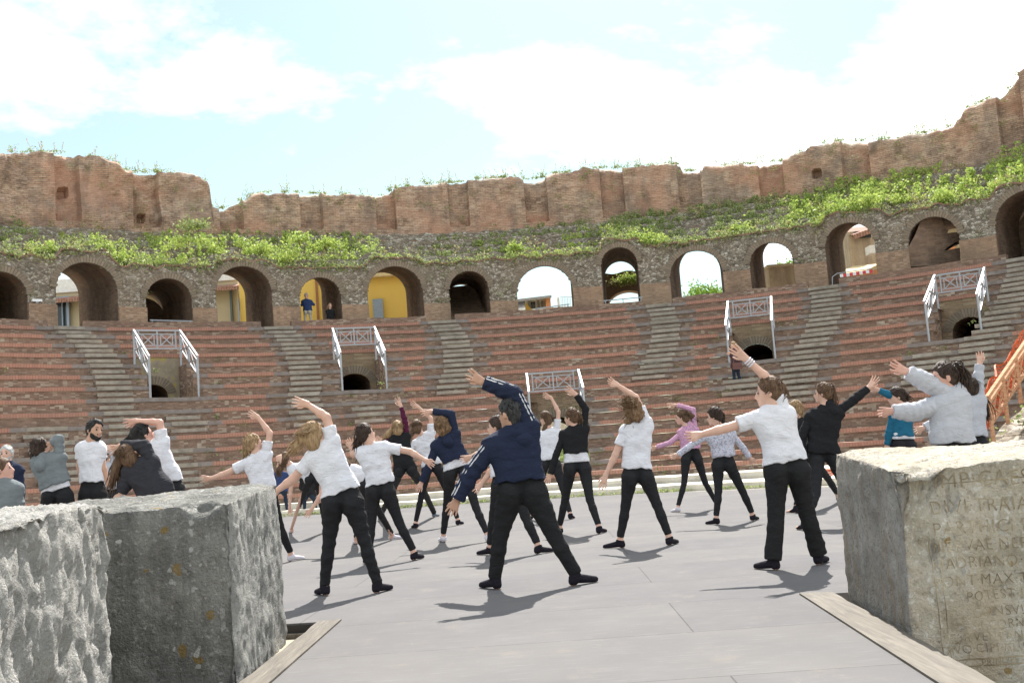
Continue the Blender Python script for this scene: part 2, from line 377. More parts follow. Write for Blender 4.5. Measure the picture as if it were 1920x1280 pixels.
# which staircase crosses which rows: (theta, first row, last row, half width)
STAIRS = [(TH[0], 0, 10, .54), (TH[1], 0, 9, .54), (TH[2], 0, 7, .54), (TH[3], 0, 7, .54), (TH[4], 0, 10, .54), (TH[5], 0, 9, .54),
          (VTH[0] + .004, 8, 9, .55), (VTH[1] + .003, 8, 9, .55), (VTH[3] - .003, 8, 9, .55), (VTH[4] - .015, 8, 10, .55)]
_R = rowR(12); LOW = from7(338, 865, _R)
STAIRS.append((LOW, 11, 15, .54)); STAIRS.append((VTH[4] + .10, 10, 15, .6))
STAIRS.append((VTH[0] - .20, 9, 12, .6)); 
def jit(k, t): return .008 * sin(t * 63 + k * 5) + .004 * sin(t * 171 + k * 11)
for k in range(16):
    R, z = rowR(k), rowZ(k); zb = rowZ(k + 1); Rb_ = rowR(k - 1) if k > 0 else R0 + .9
    cuts = vcuts(k); rm = MB(); em = MB(); gm = MB(); BH = .125
    for (a, b) in segs(cuts):
        ths = th_grid(a, b, R)
        strip(rm, ths, lambda t: pt(R, t, zb - .05), lambda t: pt(R, t, z - BH), lambda t, s: (t * R, zb if s == 0 else z - BH), 0)
        strip(rm, ths, lambda t: pt(R - .045, t, z + jit(k, t)), lambda t: pt(Rb_ + .02, t, z + jit(k, t) * .3), lambda t, s: (t * R, s), 1)
        for t in (a, b):                       # end faces at the recess
            if t in (TH0, TH1): continue
            vi = min([i for i, (kt, kf) in enumerate(VK) if kt < k < kf], key=lambda i: abs(t - vc(i, R))); sg_ = 1 if t > vc(vi, R) else -1
            t2 = vc(vi, Rb_) + sg_ * VWS[vi] / Rb_; p0, p1 = pt(R, t, 0), pt(Rb_ + .02, t2 + sg_ * .0004, 0); zf = rowZ([kf for (kt, kf) in VK if kt < k < kf][0]) if cuts else zb
            rm.add([(p0[0], p0[1], zf), (p1[0], p1[1], zf), (p1[0], p1[1], z - .003), (p0[0], p0[1], z - .003)], [(0, 1, 2, 3)], [(0, zf), (Rb_ - R, zf), (Rb_ - R, z), (0, z)])
    # edges: red brick with grey stone next to the stairs and recesses
    zones = []
    for (t0, ka, kb, w) in STAIRS:
        tk = thr(t0, R)
        if ka <= k <= kb: zones.append((tk - (w + .55 + .2 * sin(k * 7 + t0 * 9)) / R, tk + (w + .55 + .2 * cos(k * 5 + t0 * 9)) / R))
    for (a, b) in cuts: zones.append((a - (.5 + .4 * (k % 2)) / R, b + (.5 + .4 * ((k + 1) % 2)) / R))
    for i, (kt, kf) in enumerate(VK):
        if k == kf: zones.append((vc(i, R) - (VWS[i] + .5) / R, vc(i, R) + (VWS[i] + .6) / R))
    zones.append((TH1 - .35, TH1)) if k > 4 else None
    bounds = sorted(set([TH0, TH1] + [x for s_ in segs(cuts) for x in s_] + [x for z_ in zones for x in z_ if TH0 < x < TH1]))
    inside = lambda t, Z: any(a <= t <= b for a, b in Z)
    pieces = []; mg = [bounds[0]]
    for a, b, c_ in zip(bounds[:-2], bounds[1:-1], bounds[2:]):
        m1, m2 = (a + b) / 2, (b + c_) / 2
        if (inside(m1, cuts), inside(m1, zones)) != (inside(m2, cuts), inside(m2, zones)): mg.append(b)
    bounds = mg + [bounds[-1]]
    for a, b in zip(bounds[:-1], bounds[1:]):
        mid = (a + b) / 2
        if inside(mid, cuts): continue
        kind_ = inside(mid, zones); mb = MB(); pieces.append((kind_, mb))
        ths = th_grid(a, b, R)
        pj = lambda t: R - .045 - .006 * sin(t * 211 + k)
        J = lambda t: jit(k, t) + .004
        strip(mb, ths, lambda t: pt(pj(t), t, z - BH + J(t) * .8), lambda t: pt(pj(t), t, z + J(t)), lambda t, s: (t * R, s * .125))
        strip(mb, ths, lambda t: pt(pj(t), t, z + J(t)), lambda t: pt(R + .22, t, z + J(t)), lambda t, s: (t * R, .125 + s * .26))
        strip(mb, ths, lambda t: pt(R + .05, t, z - BH + J(t) * .8), lambda t: pt(pj(t), t, z - BH + J(t) * .8), lambda t, s: (t * R, s * .05))
    row = rm.build('seat_row', [M_riser, M_tread], theatre)
    for kd_, mb in pieces: mb.build('stone_edge' if kd_ else 'brick_edge', M_stone_dk if kd_ else M_tile, row)
# low paving steps round the orchestra
for k in (16, 17):
    R, z = rowR(k), rowZ(k); zb = rowZ(k + 1); mb = MB(); ths = th_grid(TH0, TH1, R)
    strip(mb, ths, lambda t: pt(R, t, zb - .12), lambda t: pt(R - .03, t, z - .09), lambda t, s: (t, s))
    strip(mb, ths, lambda t: pt(R - .03, t, z - .09), lambda t: pt(R - .03, t, z + jit(k, t)), lambda t, s: (t, s))
    strip(mb, ths, lambda t: pt(R - .03, t, z + jit(k, t)), lambda t: pt(rowR(k - 1) + .03, t, z), lambda t, s: (t, s))
    mb.build('paving_step', M_slab, theatre)
# staircases: grey slabs, two to a row
for si, (t0, ka, kb, w) in enumerate(STAIRS):
    base = MB(); slabs = []
    for k in range(ka, kb + 1):
        R, z = rowR(k), rowZ(k); Rn = rowR(k + 1); zn = rowZ(k + 1); half = (R + Rn) / 2; zm = (z + zn) / 2
        tk = thr(t0, R); a, b = tk - w / R, tk + w / R
        if si < 6 or si >= 9 or k > ka: slabs.append((R - .075, R + .3, a, b, z + .012, .12))
        if k < kb or True: slabs.append((half - .03, R - .01, a, b, zm, .11))
        for (ra, zz, zlo) in ((half, zm - .11, zn),):
            base.add([pt(ra, a, zlo), pt(ra, b, zlo), pt(ra, b, zz + .01), pt(ra, a, zz + .01), pt(R, a, zlo), pt(R, b, zlo), pt(R, b, zz + .01), pt(R, a, zz + .01)], [(0, 1, 2, 3), (0, 3, 7, 4), (1, 5, 6, 2)], [(0, 0), (1.2, 0), (1.2, .2), (0, .2), (.5, 0), (.9, 0), (.9, .2), (.5, .2)])
    st = base.build('staircase', M_riser, theatre)
    for q, (ra, rb, a, b, zt, hh) in enumerate(slabs):
        mb = MB(); rr = random.Random(si * 50 + q); da = rr.uniform(-.04, .04) / ra; dz = rr.uniform(-.012, .012); b2 = b + rr.uniform(-.04, .04) / ra
        V = [pt(r, t, z_ + dz) for z_ in (zt - hh, zt) for (r, t) in ((ra + rr.uniform(-.02, .02), a + da), (ra + rr.uniform(-.02, .02), b2), (rb, b2), (rb, a + da))]
        mb.add(V, [(0, 1, 5, 4), (1, 2, 6, 5), (2, 3, 7, 6), (3, 0, 4, 7), (4, 5, 6, 7), (3, 2, 1, 0)])
        mb.build('step', M_stone, st)

# ------------------------------------------------------------------ recesses with their arched doorways and railings
M_metal = m_plain('galvanised painted steel', (.34, .36, .39), .5, .4, .08, 6, 0.2)
M_recess = m_brick('recess brick', (.34, .24, .16), (.27, .19, .13), (.25, .2, .15), w=.3, h=.08, pale=(.5, .42, .3), dark=(.13, .1, .075), stain=.6, patch=(.3, .24, .15))
M_lich = m_noise('lichened recess stone', [(.3, (.2, .17, .12)), (.55, (.32, .27, .2)), (.62, (.4, .32, .1)), (.8, (.3, .25, .17))], 2.0, 6, .6, 'Object', bump=.04, bsc=12)
def arch_z(u, w, z0, rise): return z0 + rise * sqrt(max(0, 1 - (u / w) ** 2))
RAIL_LABEL = ['grey metal railing over the leftmost recessed doorway, above the grey hooded dancer', 'grey metal railing over the second recessed doorway from the left, right of the waving hands',
              'grey metal railing with tall white posts above the middle doorway, low in the seating', 'grey metal railing over the recessed doorway behind the woman on the seats', 'grey metal railing over the rightmost recessed doorway, above the light grey hooded dancer']
for i, (kt, kf) in enumerate(VK):
    VW = VWS[i]; Rw = rowR(kt) - .004; tv = vc(i, Rw); zt, zf = rowZ(kt) - .12, rowZ(kf); H = zt - zf
    big = i == 2; aw = [.5, .6, .8, .58, .58][i]; spring = zf + [.32, .42, .95, .45, .45][i]; rise = [.36, .42, .62, .40, .5][i]
    off = [-.15, -.05, 0, .08, .12][i]
    cc = cxr(Rw); ca = lambda u: tv + (u) / Rw
    mb = MB(); us = np.linspace(-VW - .02, VW + .02, 47); us = np.unique(np.concatenate([us, [off - aw, off + aw, off - aw + 1e-3, off + aw - 1e-3]]))
    prev = None; V = []; F = []; uv = []
    for u in us:
        zl = zf - .05 if abs(u - off) >= aw - 1e-4 else arch_z(u - off, aw, spring, rise)
        for s in np.linspace(0, 1, 5):
            zz = zl + (zt - zl) * s; V.append(pt(Rw, ca(u), zz)); uv.append((u, zz))
    n = len(us); F = [(5 * q + s, 5 * (q + 1) + s, 5 * (q + 1) + s + 1, 5 * q + s + 1) for q in range(n - 1) for s in range(4) if us[q + 1] - us[q] > 2e-3]
    mb.add(V, F, uv)
    wall = mb.build('doorway_wall', M_lich if i in (0,) else M_recess, theatre)
    # tunnel behind the doorway
    tm = MB(); dep = 5.0; prof = [(off - aw, zf)] + [(off + aw * sin(a_), spring + rise * cos(a_)) for a_ in np.linspace(-pi / 2, pi / 2, 13)] + [(off + aw, zf)]
    def tp(u, z_, d_): return pt(Rw + d_, tv + u / (Rw + d_), z_) if False else tuple(np.array(pt(Rw, tv + u / Rw, z_)) + d_ * np.array([sin(tv), cos(tv), 0]))
    NP = len(prof)
    V = [tp(u, z_, 0) for u, z_ in prof] + [tp(u, z_ , dep) for u, z_ in prof]
    uvs = [(0, z_) for u, z_ in prof] + [(dep, z_) for u, z_ in prof]
    F = [(q, q + 1, NP + q + 1, NP + q) for q in range(NP - 1)]
    if not big: F += [tuple(range(NP, 2 * NP))]
    F += [(0, NP, 2 * NP - 1, NP - 1)]
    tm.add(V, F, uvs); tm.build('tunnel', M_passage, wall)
    # ring of arch bricks
    am = MB(); A = np.linspace(-pi / 2 * .93, pi / 2 * .93, 25); rw = .3
    V = []; uv = []
    for a_ in A:
        for (q, d_) in ((0, .0), (1, .0)):
            uu = off + (aw + q * rw) * sin(a_); zz = spring + (rise + q * rw) * cos(a_); V.append(np.array(pt(Rw - .02, tv + uu / Rw, min(zz, zt - .01)))); uv.append((a_ * (aw + .15), q * .3))
    am.add(V, [(2 * q, 2 * q + 2, 2 * q + 3, 2 * q + 1) for q in range(len(A) - 1)], uv)
    for q in range(len(A) - 1):
        pass
    am.build('arch_ring', M_vouss, wall)
    # railing
    rl = empty('metal_railing', pt(rowR(kf) + .2, vc(i, rowR(kf)), zf), RAIL_LABEL[i], 'railing', 'railings round the recessed doorways')
    kr = kt + 1; Rr, Rf = rowR(kt) - .18, rowR(kf - 1) - .12
    zr0 = rowZ(kr); zrt = zr0 + (1.22 if not big else 1.0); zft = zf + (1.36 if not big else 2.35)
    if big: Rf = rowR(11)
    P = lambda R, s, z_: np.array(pt(R, vc(i, R) + s * (VW + .03) / R, z_))
    for s in (-1, 1):
        q = MB(); q.bar(P(Rr, s, zr0 - .02), P(Rr, s, zrt), .055); q.build('post', M_metal, rl)
        q = MB(); q.bar(P(Rf, s, zf - .0 if not big else rowZ(12)), P(Rf, s, zft), .055); q.build('post', M_metal, rl)
        q = MB(); q.bar(P(Rr, s, zrt) + [0, 0, .02], P(Rf - .06, s, zft) + [0, 0, .02], .06, .04); q.build('handrail', M_metal, rl)
        q = MB(); dz = .62
        a0, a1 = P(Rr, s, zrt), P(Rf, s, zft)
        L = lambda u, d_: a0 + (a1 - a0) * u - np.array([0, 0, d_])
        q.bar(L(0, dz), L(1, dz), .035); q.bar(L(0, .14), L(1, .14), .028)
        for j in range(2):
            u0, u1 = .06 + j * .47, .47 + j * .47
            q.bar(L(u0, .14), L(u1, dz), .03); q.bar(L(u1, .14), L(u0, dz), .03); q.bar(L(u0, .14), L(u0, dz), .03); q.bar(L(u1, .14), L(u1, dz), .03)
        q.bar(L(.5, 0), L(.5, dz), .045); q.build('side_panel', M_metal, rl)
    q = MB(); q.bar(P(Rr, -1, zrt), P(Rr, 1, zrt), .05, .05); q.build('top_rail', M_metal, rl)
    q = MB(); a0, a1 = P(Rr, -1, zrt), P(Rr, 1, zrt); dz = .62; L = lambda u, d_: a0 + (a1 - a0) * u - np.array([0, 0, d_])
    q.bar(L(0.0, dz), L(1, dz), .05)
    for u in (.1, .5, .9): q.bar(L(u, 0.02), L(u, dz), .045)
    for (u0, u1) in ((.17, .43), (.57, .83)):
        q.bar(L(u0, .13), L(u0, .52), .03); q.bar(L(u1, .13), L(u1, .52), .03); q.bar(L(u0, .13), L(u1, .52), .03); q.bar(L(u1, .13), L(u0, .52), .03)
    q.bar(L(.1, .13), L(.9, .13), .03); q.bar(L(.1, .52), L(.9, .52), .03); q.build('cross_panel', M_metal, rl)

# ------------------------------------------------------------------ parapet and arcade
RP = R0 + .28; ZW = rowZ(0)
pz = lambda t: ZW + .27 + .012 * sin(t * 90) + .008 * sin(t * 37)
cuts = [(t0 - (w + .05) / RP, t0 + (w + .05) / RP) for (t0, ka, kb, w) in STAIRS if ka == 0]
for (a, b) in segs(cuts):
    mb = MB(); ths = th_grid(a, b, RP)
    strip(mb, ths, lambda t: pt(RP, t, ZW), lambda t: pt(RP, t, pz(t)), lambda t, s: (t * RP, ZW if not s else pz(t)))
    strip(mb, ths, lambda t: pt(RP, t, pz(t)), lambda t: pt(RP + .38, t, pz(t)), lambda t, s: (t * RP, s * .4))
    strip(mb, ths, lambda t: pt(RP + .38, t, pz(t)), lambda t: pt(RP + .38, t, ZW - .05), lambda t, s: (t * RP, s * .4))
    for t in (a, b): mb.add([pt(RP, t, ZW), pt(RP + .38, t, ZW), pt(RP + .38, t, pz(t)), pt(RP, t, pz(t))], [(0, 1, 2, 3)], [(0, 0), (.4, 0), (.4, .3), (0, .3)])
    mb.build('parapet', M_riser, theatre)
RA = R0 + 1.25; RE = RA + 5.0; RU = RA + 4.6
mb = MB(); ths = th_grid(TH0, TH1, RA); strip(mb, ths, lambda t: pt(R0 + .3, t, ZW - .02), lambda t: pt(RE, t, ZW - .02), lambda t, s: (t * RA, s)); mb.build('walkway', M_tread, theatre)
def tz(R, pts):                                       # photo outline -> (theta, z) table
    r = [hit(x, y, CX0, CY, R) for x, y in pts]; t = [a for a, _ in r]; z = [b for _, b in r]; return np.array(t), np.array(z)
top_t, top_z = tz(RA, [(-150, 462), (0, 474), (60, 481), (104, 483), (112, 468), (195, 470), (222, 496), (280, 498), (400, 500), (408, 486), (500, 488), (515, 500), (570, 502), (680, 500), (700, 482), (780, 484), (800, 495), (905, 487), (1122, 472), (1132, 450), (1195, 447), (1206, 460), (1284, 455), (1388, 440), (1503, 424), (1541, 421), (1549, 402), (1650, 392), (1665, 402), (1728, 389), (1853, 372), (1868, 352), (1930, 338), (2100, 300)])
ARCH = [  # left px, right px (at parapet level), crown y, parapet y, kind
    (-48, 52, 508, 594, 'dark'), (106, 222, 491, 600, 'open'), (275, 361, 521, 602, 'low'), (407, 512, 498, 603, 'open'), (564, 642, 519, 601, 'open'), (692, 796, 498, 592, 'open'),
    (845, 920, 507, 588, 'stair'), (972, 1077, 497, 580, 'open'), (1132, 1202, 462, 566, 'bridge'), (1259, 1360, 468, 553, 'open'), (1410, 1493, 453, 539, 'open'), (1553, 1647, 415, 520, 'open'), (1708, 1805, 404, 497, 'broken'), (1872, 2010, 352, 470, 'dark')]
AR = []
for (xl, xr, yc, yb, kd) in ARCH:
    tl, zb_ = hit(xl, yb, CX0, CY, RA); tr, _ = hit(xr, yb, CX0, CY, RA); tc, zc = hit((xl + xr) / 2, yc, CX0, CY, RA)
    AR.append(((tl + tr) / 2, (tr - tl) / 2 * RA, zc, kd))
def arch_h(t):
    for (tm, hw, zc, kd) in AR:
        u = (t - tm) * RA
        if abs(u) <= hw: return zc - hw * .92 + hw * .92 * sqrt(max(0, 1 - (u / hw) ** 2)) + .02 * sin(t * 400)
    return None
ths = np.linspace(TH0, TH1, 760)
extra = [tm + s * (hw + e) / RA for (tm, hw, zc, kd) in AR for s in (-1, 1) for e in (0, -.002, -.02, -.05, -.1, .002)]
ths = np.unique(np.concatenate([ths, extra]))
def ztop(t): return np.interp(t, top_t, top_z) + .03 * sin(t * 150) + .02 * sin(t * 333)
LEDGE = .62   # height of the brick pier base above the walkway
wall = MB(); NR = 14; V = []; uv = []; cols = []
for t in ths:
    h_ = arch_h(t); lo = ZW - .05 if h_ is None else h_; hi = ztop(t); cols.append(h_)
    for j in range(NR + 1):
        z_ = lo + (hi - lo) * j / NR
        r_ = RA + (.05 * vnoise(np.array([[t * RA * 2.4, z_ * 2.4, 1.7]]))[0] if h_ is None or j > 1 else 0)
        V.append(pt(r_, t, z_)); uv.append((t * RA, z_))
F = []
for i in range(len(ths) - 1):
    if (cols[i] is None) != (cols[i + 1] is None) and (ths[i + 1] - ths[i]) * RA > .004: continue
    if ths[i + 1] - ths[i] < 1e-9: continue
    F += [(i * (NR + 1) + j, (i + 1) * (NR + 1) + j, (i + 1) * (NR + 1) + j + 1, i * (NR + 1) + j + 1) for j in range(NR)]
wall.add(V, F, uv); arcade = wall.build('arcade_wall', M_rub, theatre)
# per arch: passage (side walls and vault run back through the building), arch ring, lower brick piers
def onr(tm, u, z_, d_, taper=1.0):
    c = np.array(pt(RA, tm, 0)); rad = np.array([sin(tm), cos(tm), 0]); tan = np.array([cos(tm), -sin(tm), 0]); p = c + rad * (d_ - (RA - sqrt(max(RA * RA - u * u, 1))) * (1 if d_ == 0 else 0)) + tan * u; p[2] = z_; return p
for ai, (tm, hw, zc, kd) in enumerate(AR):
    sp = zc - hw * .92; A = np.linspace(-pi / 2, pi / 2, 21)
    prof = [(-hw, ZW - .05)] + [(hw * sin(a_), sp + hw * .92 * cos(a_)) for a_ in A] + [(hw, ZW - .05)]
    NP = len(prof); pm = MB(); D_ = [0, .05, 1.2, 2.6, 5.0]
    V = []; uv = []; rs = {1: .12, 3: .12, 5: .13, 4: .2, 7: .3, 9: .2, 10: .2, 11: .16}.get(ai, .05); wid = {7: .04}.get(ai, 0)
    for d_ in D_:
        ins = .0 if d_ < 1 or ai in (4, 7) else (.12 if ai in (9, 10) else .06)
        for q, (u, z_) in enumerate(prof): V.append(onr(tm, u * (1 - ins + wid * d_), z_ + (rs * d_ if z_ >= sp - 1e-6 else 0), d_)); uv.append((d_, z_ + u))
    F = [(r_ * NP + q, r_ * NP + q + 1, (r_ + 1) * NP + q + 1, (r_ + 1) * NP + q) for r_ in range(len(D_) - 1) for q in range(NP - 1)]
    pm.add(V, F, uv)
    if kd in ('dark',): pm.add([onr(tm, u, z_, 3.2) for (u, z_) in prof], [tuple(range(NP))], [(u, z_) for u, z_ in prof])
    if kd == 'low':       # closed wall with a low arched hole on the left
        hl = -hw * .98; hr = -hw * .98 + .95; us = np.linspace(-hw, hw, 41)
        def botz(u):
            return ZW - .05 if u > hr else ZW + .98 * sqrt(max(0, 1 - ((u - hl) / (hr - hl)) ** 2))
        def topzz(u): return sp + hw * .92 * sqrt(max(0, 1 - (u / hw) ** 2))
        V = [onr(tm, u, f_(u), 4.6) for u in us for f_ in (botz, topzz)]
        pm.add(V, [(2 * q, 2 * q + 2, 2 * q + 3, 2 * q + 1) for q in range(len(us) - 1)], [(u, f_(u)) for u in us for f_ in (botz, topzz)])
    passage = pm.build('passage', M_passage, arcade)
    rg = MB(); rw = .24; V = []; uv = []
    A2 = np.linspace(-pi / 2 * .99, pi / 2 * .99, 41)
    for qi, a_ in enumerate(A2):
        e_ = .03 * sin(qi * 2.3) + .02 * sin(qi * 5.1)
        for (q, dd) in ((0, .12), (0, -.055), (1, -.055), (1, .02)):
            rr_ = hw - .03 + (1 - q) * .022 * sin(qi * 3.7 + ai) * (1 + sin(qi * 1.3)) + q * (rw + e_); zz = sp + (hw * .92 - .03 + q * (rw + e_)) * cos(a_)
            V.append(np.array(pt(RA + dd, tm + rr_ * sin(a_) / RA, zz))); uv.append((a_ * hw, q * .3 + (dd > 0) * .1))
    rg.add(V, [(4 * q + s, 4 * q + 4 + s, 4 * q + 5 + s, 4 * q + 1 + s) for q in range(len(A2) - 1) for s in range(3)], uv)
    rg.build('arch_ring', M_vouss, arcade)
pier_lamps = []
for ai in range(len(AR) - 1):
    (t1, h1, z1, _), (t2, h2, z2, _) = AR[ai], AR[ai + 1]; a = t1 + h1 / RA; b = t2 - h2 / RA
    mb = MB(); ts = th_grid(a, b, RA, .12); RPf = RA - .17; zt_ = ZW + LEDGE + (.42 if ai >= 7 else .3) * 0 + .05 * sin(ai * 3)
    hp = {0: .62, 1: .6, 2: .58, 3: .6, 4: .62, 5: .55, 6: .5, 7: .8, 8: .7, 9: .85, 10: .8, 11: .8, 12: .8}[ai]
    if True:
        dxs = {0: (.1, .75), }
    zt_ = ZW + .26 + hp * 1.12
    strip(mb, ts, lambda t: pt(RPf, t, ZW - .04), lambda t: pt(RPf, t, zt_ + .03 * sin(t * 60)), lambda t, s: (t * RA, ZW if not s else zt_))
    strip(mb, ts, lambda t: pt(RPf, t, zt_ + .03 * sin(t * 60)), lambda t: pt(RA + .1, t, zt_ + .05), lambda t, s: (t * RA, s * .3))
    for t in (a, b): mb.add([pt(RPf, t, ZW - .04), pt(RA + .3, t, ZW - .04), pt(RA + .3, t, zt_), pt(RPf, t, zt_)], [(0, 1, 2, 3)], [(0, 0), (.5, 0), (.5, 1), (0, 1)])
    mb.build('brick_pier', M_pier, arcade)
    pier_lamps.append(((a + b) / 2 + (.12 if ai % 2 else -.1) / RA * 2, zt_ + .05))
# stair inside the closed arch, bridge and hanging plants in the eighth, broken wall in the twelfth
tm, hw, zc, kd = AR[6]; mb = MB()
for s in range(9):
    d_ = .5 + s * .45; z_ = ZW + .18 * (s + 1)
    mb.add([onr(tm, -hw, z_ - .2, d_), onr(tm, hw, z_ - .2, d_), onr(tm, hw, z_, d_), onr(tm, -hw, z_, d_), onr(tm, hw, z_, d_ + .45), onr(tm, -hw, z_, d_ + .45)], [(0, 1, 2, 3), (3, 2, 4, 5)], [(-hw, z_ - .2), (hw, z_ - .2), (hw, z_), (-hw, z_), (hw, z_ + .4), (-hw, z_ + .4)])
mb.add([onr(tm, -hw * 1.1, ZW, 4.62), onr(tm, hw * 1.1, ZW, 4.62), onr(tm, hw * 1.1, zc + .18, 4.62), onr(tm, -hw * 1.1, zc + .1, 4.62)], [(0, 1, 2, 3)], [(-hw, 0), (hw, 0), (hw, 2), (-hw, 2)])
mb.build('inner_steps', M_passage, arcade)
tm, hw, zc, kd = AR[8]; mb = MB(); zA, zB = at(1165, 487, 47)[2], at(1165, 562, 47)[2]
us = np.linspace(-2.2, 2.2, 45); V = []
aw_ = 1.0
for u in us:
    lo = zB + .08 + (.8 if abs(u - .25) < aw_ else 0) * sqrt(max(0, 1 - ((u - .25) / aw_) ** 2)); 
    V += [onr(tm, u, lo, 5.6), onr(tm, u, zA + .05 * sin(u * 5), 5.6), onr(tm, u, zA + .05 * sin(u * 5), 6.4), onr(tm, u, lo, 6.4)]
mb.add(V, [(4 * q + s, 4 * q + 4 + s, 4 * q + 4 + (s + 1) % 4, 4 * q + (s + 1) % 4) for q in range(len(us) - 1) for s in range(4)], [(0, 0)] * len(V))
us2 = [-2.2, 2.2]
mb.add([onr(tm, -2.2, ZW - .3, 5.55), onr(tm, 2.2, ZW - .3, 5.55), onr(tm, 2.2, zB + .12, 5.55), onr(tm, -2.2, zB + .12, 5.55)], [(0, 1, 2, 3)], [(0, 0)] * 4)
mb.build('bridge_arch', M_passage, arcade)
tm, hw, zc, kd = AR[12]; mb = MB()
pl = [(1700, 500), (1700, 470), (1716, 440), (1730, 405), (1764, 402), (1770, 425), (1778, 432), (1776, 437), (1806, 434), (1806, 449), (1790, 455), (1776, 464), (1770, 470), (1800, 464), (1802, 495)]
V0 = [at(x, y, 41.2) for x, y in pl]; V1 = [p + np.array([0.3, .9, 0]) for p in V0]; n_ = len(pl)
tri = [(0, 1, 2), (0, 2, 12), (2, 3, 12), (3, 4, 12), (4, 5, 12), (5, 7, 12), (5, 6, 7), (7, 8, 12), (8, 9, 12), (9, 10, 12), (10, 11, 12), (0, 12, 13), (0, 13, 14)]
mb.add(V0, tri, [(p[0], p[2]) for p in V0]); mb.add(V0 + V1, [(i, (i + 1) % n_, n_ + (i + 1) % n_, n_ + i) for i in range(n_)], [(p[0], p[2]) for p in V0] * 2)
mb.build('broken_wall', M_passage, arcade)

# ------------------------------------------------------------------ stepped terrace and the ruined wall on top
foot_px = [(-200, 412), (0, 424), (200, 430), (390, 442), (470, 441), (600, 441), (740, 440), (900, 434), (1000, 427), (1100, 420), (1200, 409), (1300, 398), (1400, 383), (1500, 369), (1600, 353), (1700, 336), (1800, 316), (1920, 290), (2150, 230)]
ft, fz = tz(RU, foot_px)
crest_px = [(-260, 300), (-120, 292), (-20, 296), (0, 289), (14, 282), (60, 281), (110, 283), (180, 290), (212, 297), (226, 306), (238, 316), (262, 320), (300, 320), (345, 325), (375, 331), (388, 338), (394, 348), (396, 372), (398, 384), (412, 388), (425, 388), (440, 380), (470, 366), (500, 359), (560, 357), (640, 362), (700, 367), (720, 362), (738, 352), (780, 343), (850, 340), (900, 333), (945, 329), (975, 330), (990, 334), (1015, 330), (1040, 324), (1090, 315), (1130, 311), (1160, 312), (1210, 309), (1274, 305), (1279, 318), (1316, 318), (1320, 309), (1370, 307), (1425, 303), (1470, 299), (1500, 284), (1530, 270), (1560, 262), (1582, 260), (1592, 263), (1630, 262), (1680, 256), (1730, 247), (1770, 238), (1785, 232), (1800, 215), (1812, 196), (1840, 187), (1868, 178), (1885, 162), (1900, 142), (1920, 124), (1990, 100), (2150, 70)]
ct, cz = tz(RU, crest_px)
recess = [(564, 605), (705, 742), (843, 880), (987, 1028), (1130, 1174), (1277, 1319), (1427, 1472), (1583, 1633), (412, 455), (105, 150), (252, 300), (1880, 1925)]
rec = [(hit(a, 400 - max(0, a - 1300) * .2, CX0, CY, RU)[0], hit(b, 400 - max(0, b - 1300) * .2, CX0, CY, RU)[0]) for a, b in recess]
ths = np.linspace(TH0, TH1, 900); ths = np.unique(np.concatenate([ths] + [[a - .0008, a + .0008, b - .0008, b + .0008] for a, b in rec]))
NR = 26; T = np.repeat(ths[:, None], NR + 1, 1); lo = np.interp(ths, ft, fz) - .25; hi = np.interp(ths, ct, cz)
hi = hi + .03 * np.round(2.2 * vnoise(np.stack([ths * 60, ths * 0, ths * 0], 1))) + .05 * vnoise(np.stack([ths * 210, ths * 0, ths * 0 + 4], 1)) - .05
S = np.linspace(0, 1, NR + 1)[None, :]; Z = lo[:, None] + (hi - lo)[:, None] * S
PN = np.stack([T * RU, Z, np.zeros_like(T)], -1)
off = .015 * fbm(PN, .8, 3, 3) + .02 * fbm(PN, 3.0, 2, 9)
rough = np.clip((-.38 - T) * 12, 0, 1); off += rough * .22 * fbm(PN, .9, 4, 21)
for a, b in rec:
    m_ = (T > a) & (T < b) & (Z > (lo + .55)[:, None]); off = np.where(m_, off + .5, off)
off = off + .12 * np.clip(S - .95, 0, 1) / .05 * (1 + vnoise(PN * 2.0, 61)) + .05 * np.clip(vnoise(PN * [1.1, 1.6, 1], 71) - .45, 0, 1) * 3 * (S > .45)          # crest rounds back
# two square holes in the left bastion
for (hx, hy, r_) in ((124, 356, .14), (269, 402, .1), (1531, 327, .12)):
    t_, z_ = hit(hx, hy, CX0, CY, RU); m_ = (np.abs((T - t_) * RU) < r_ * 1.3) & (np.abs(Z - z_) < r_ * 1.6); off = np.where(m_, off + .4, off)
RR = RU + off; V = np.stack([CX0 + RR * np.sin(T), CY + RR * np.cos(T), Z], -1).reshape(-1, 3)
uv = np.stack([T * RU, Z], -1).reshape(-1, 2)
nt_ = len(ths); I = np.arange(nt_ - 1)[:, None] * (NR + 1) + np.arange(NR)[None, :]
F = np.stack([I, I + NR + 1, I + NR + 2, I + 1], -1).reshape(-1, 4)
upper = raw('upper_wall', V, F, M_upper, theatre, smooth=False, uv=uv)
mb = MB(); V = []; 
for i, t in enumerate(ths):
    rr_ = RR[i, -1]; h_ = hi[i]
    V += [pt(rr_, t, h_), pt(rr_ + .4, t, h_ + .1 + .06 * sin(t * 77)), pt(rr_ + 1.2, t, h_ + .02), pt(rr_ + 1.3, t, np.interp(t, ft, fz) - .4)]
mb.add(V, [(4 * q + s, 4 * q + 4 + s, 4 * q + 5 + s, 4 * q + 1 + s) for q in range(nt_ - 1) for s in range(3)]); mb.build('wall_crest', M_cap, upper)
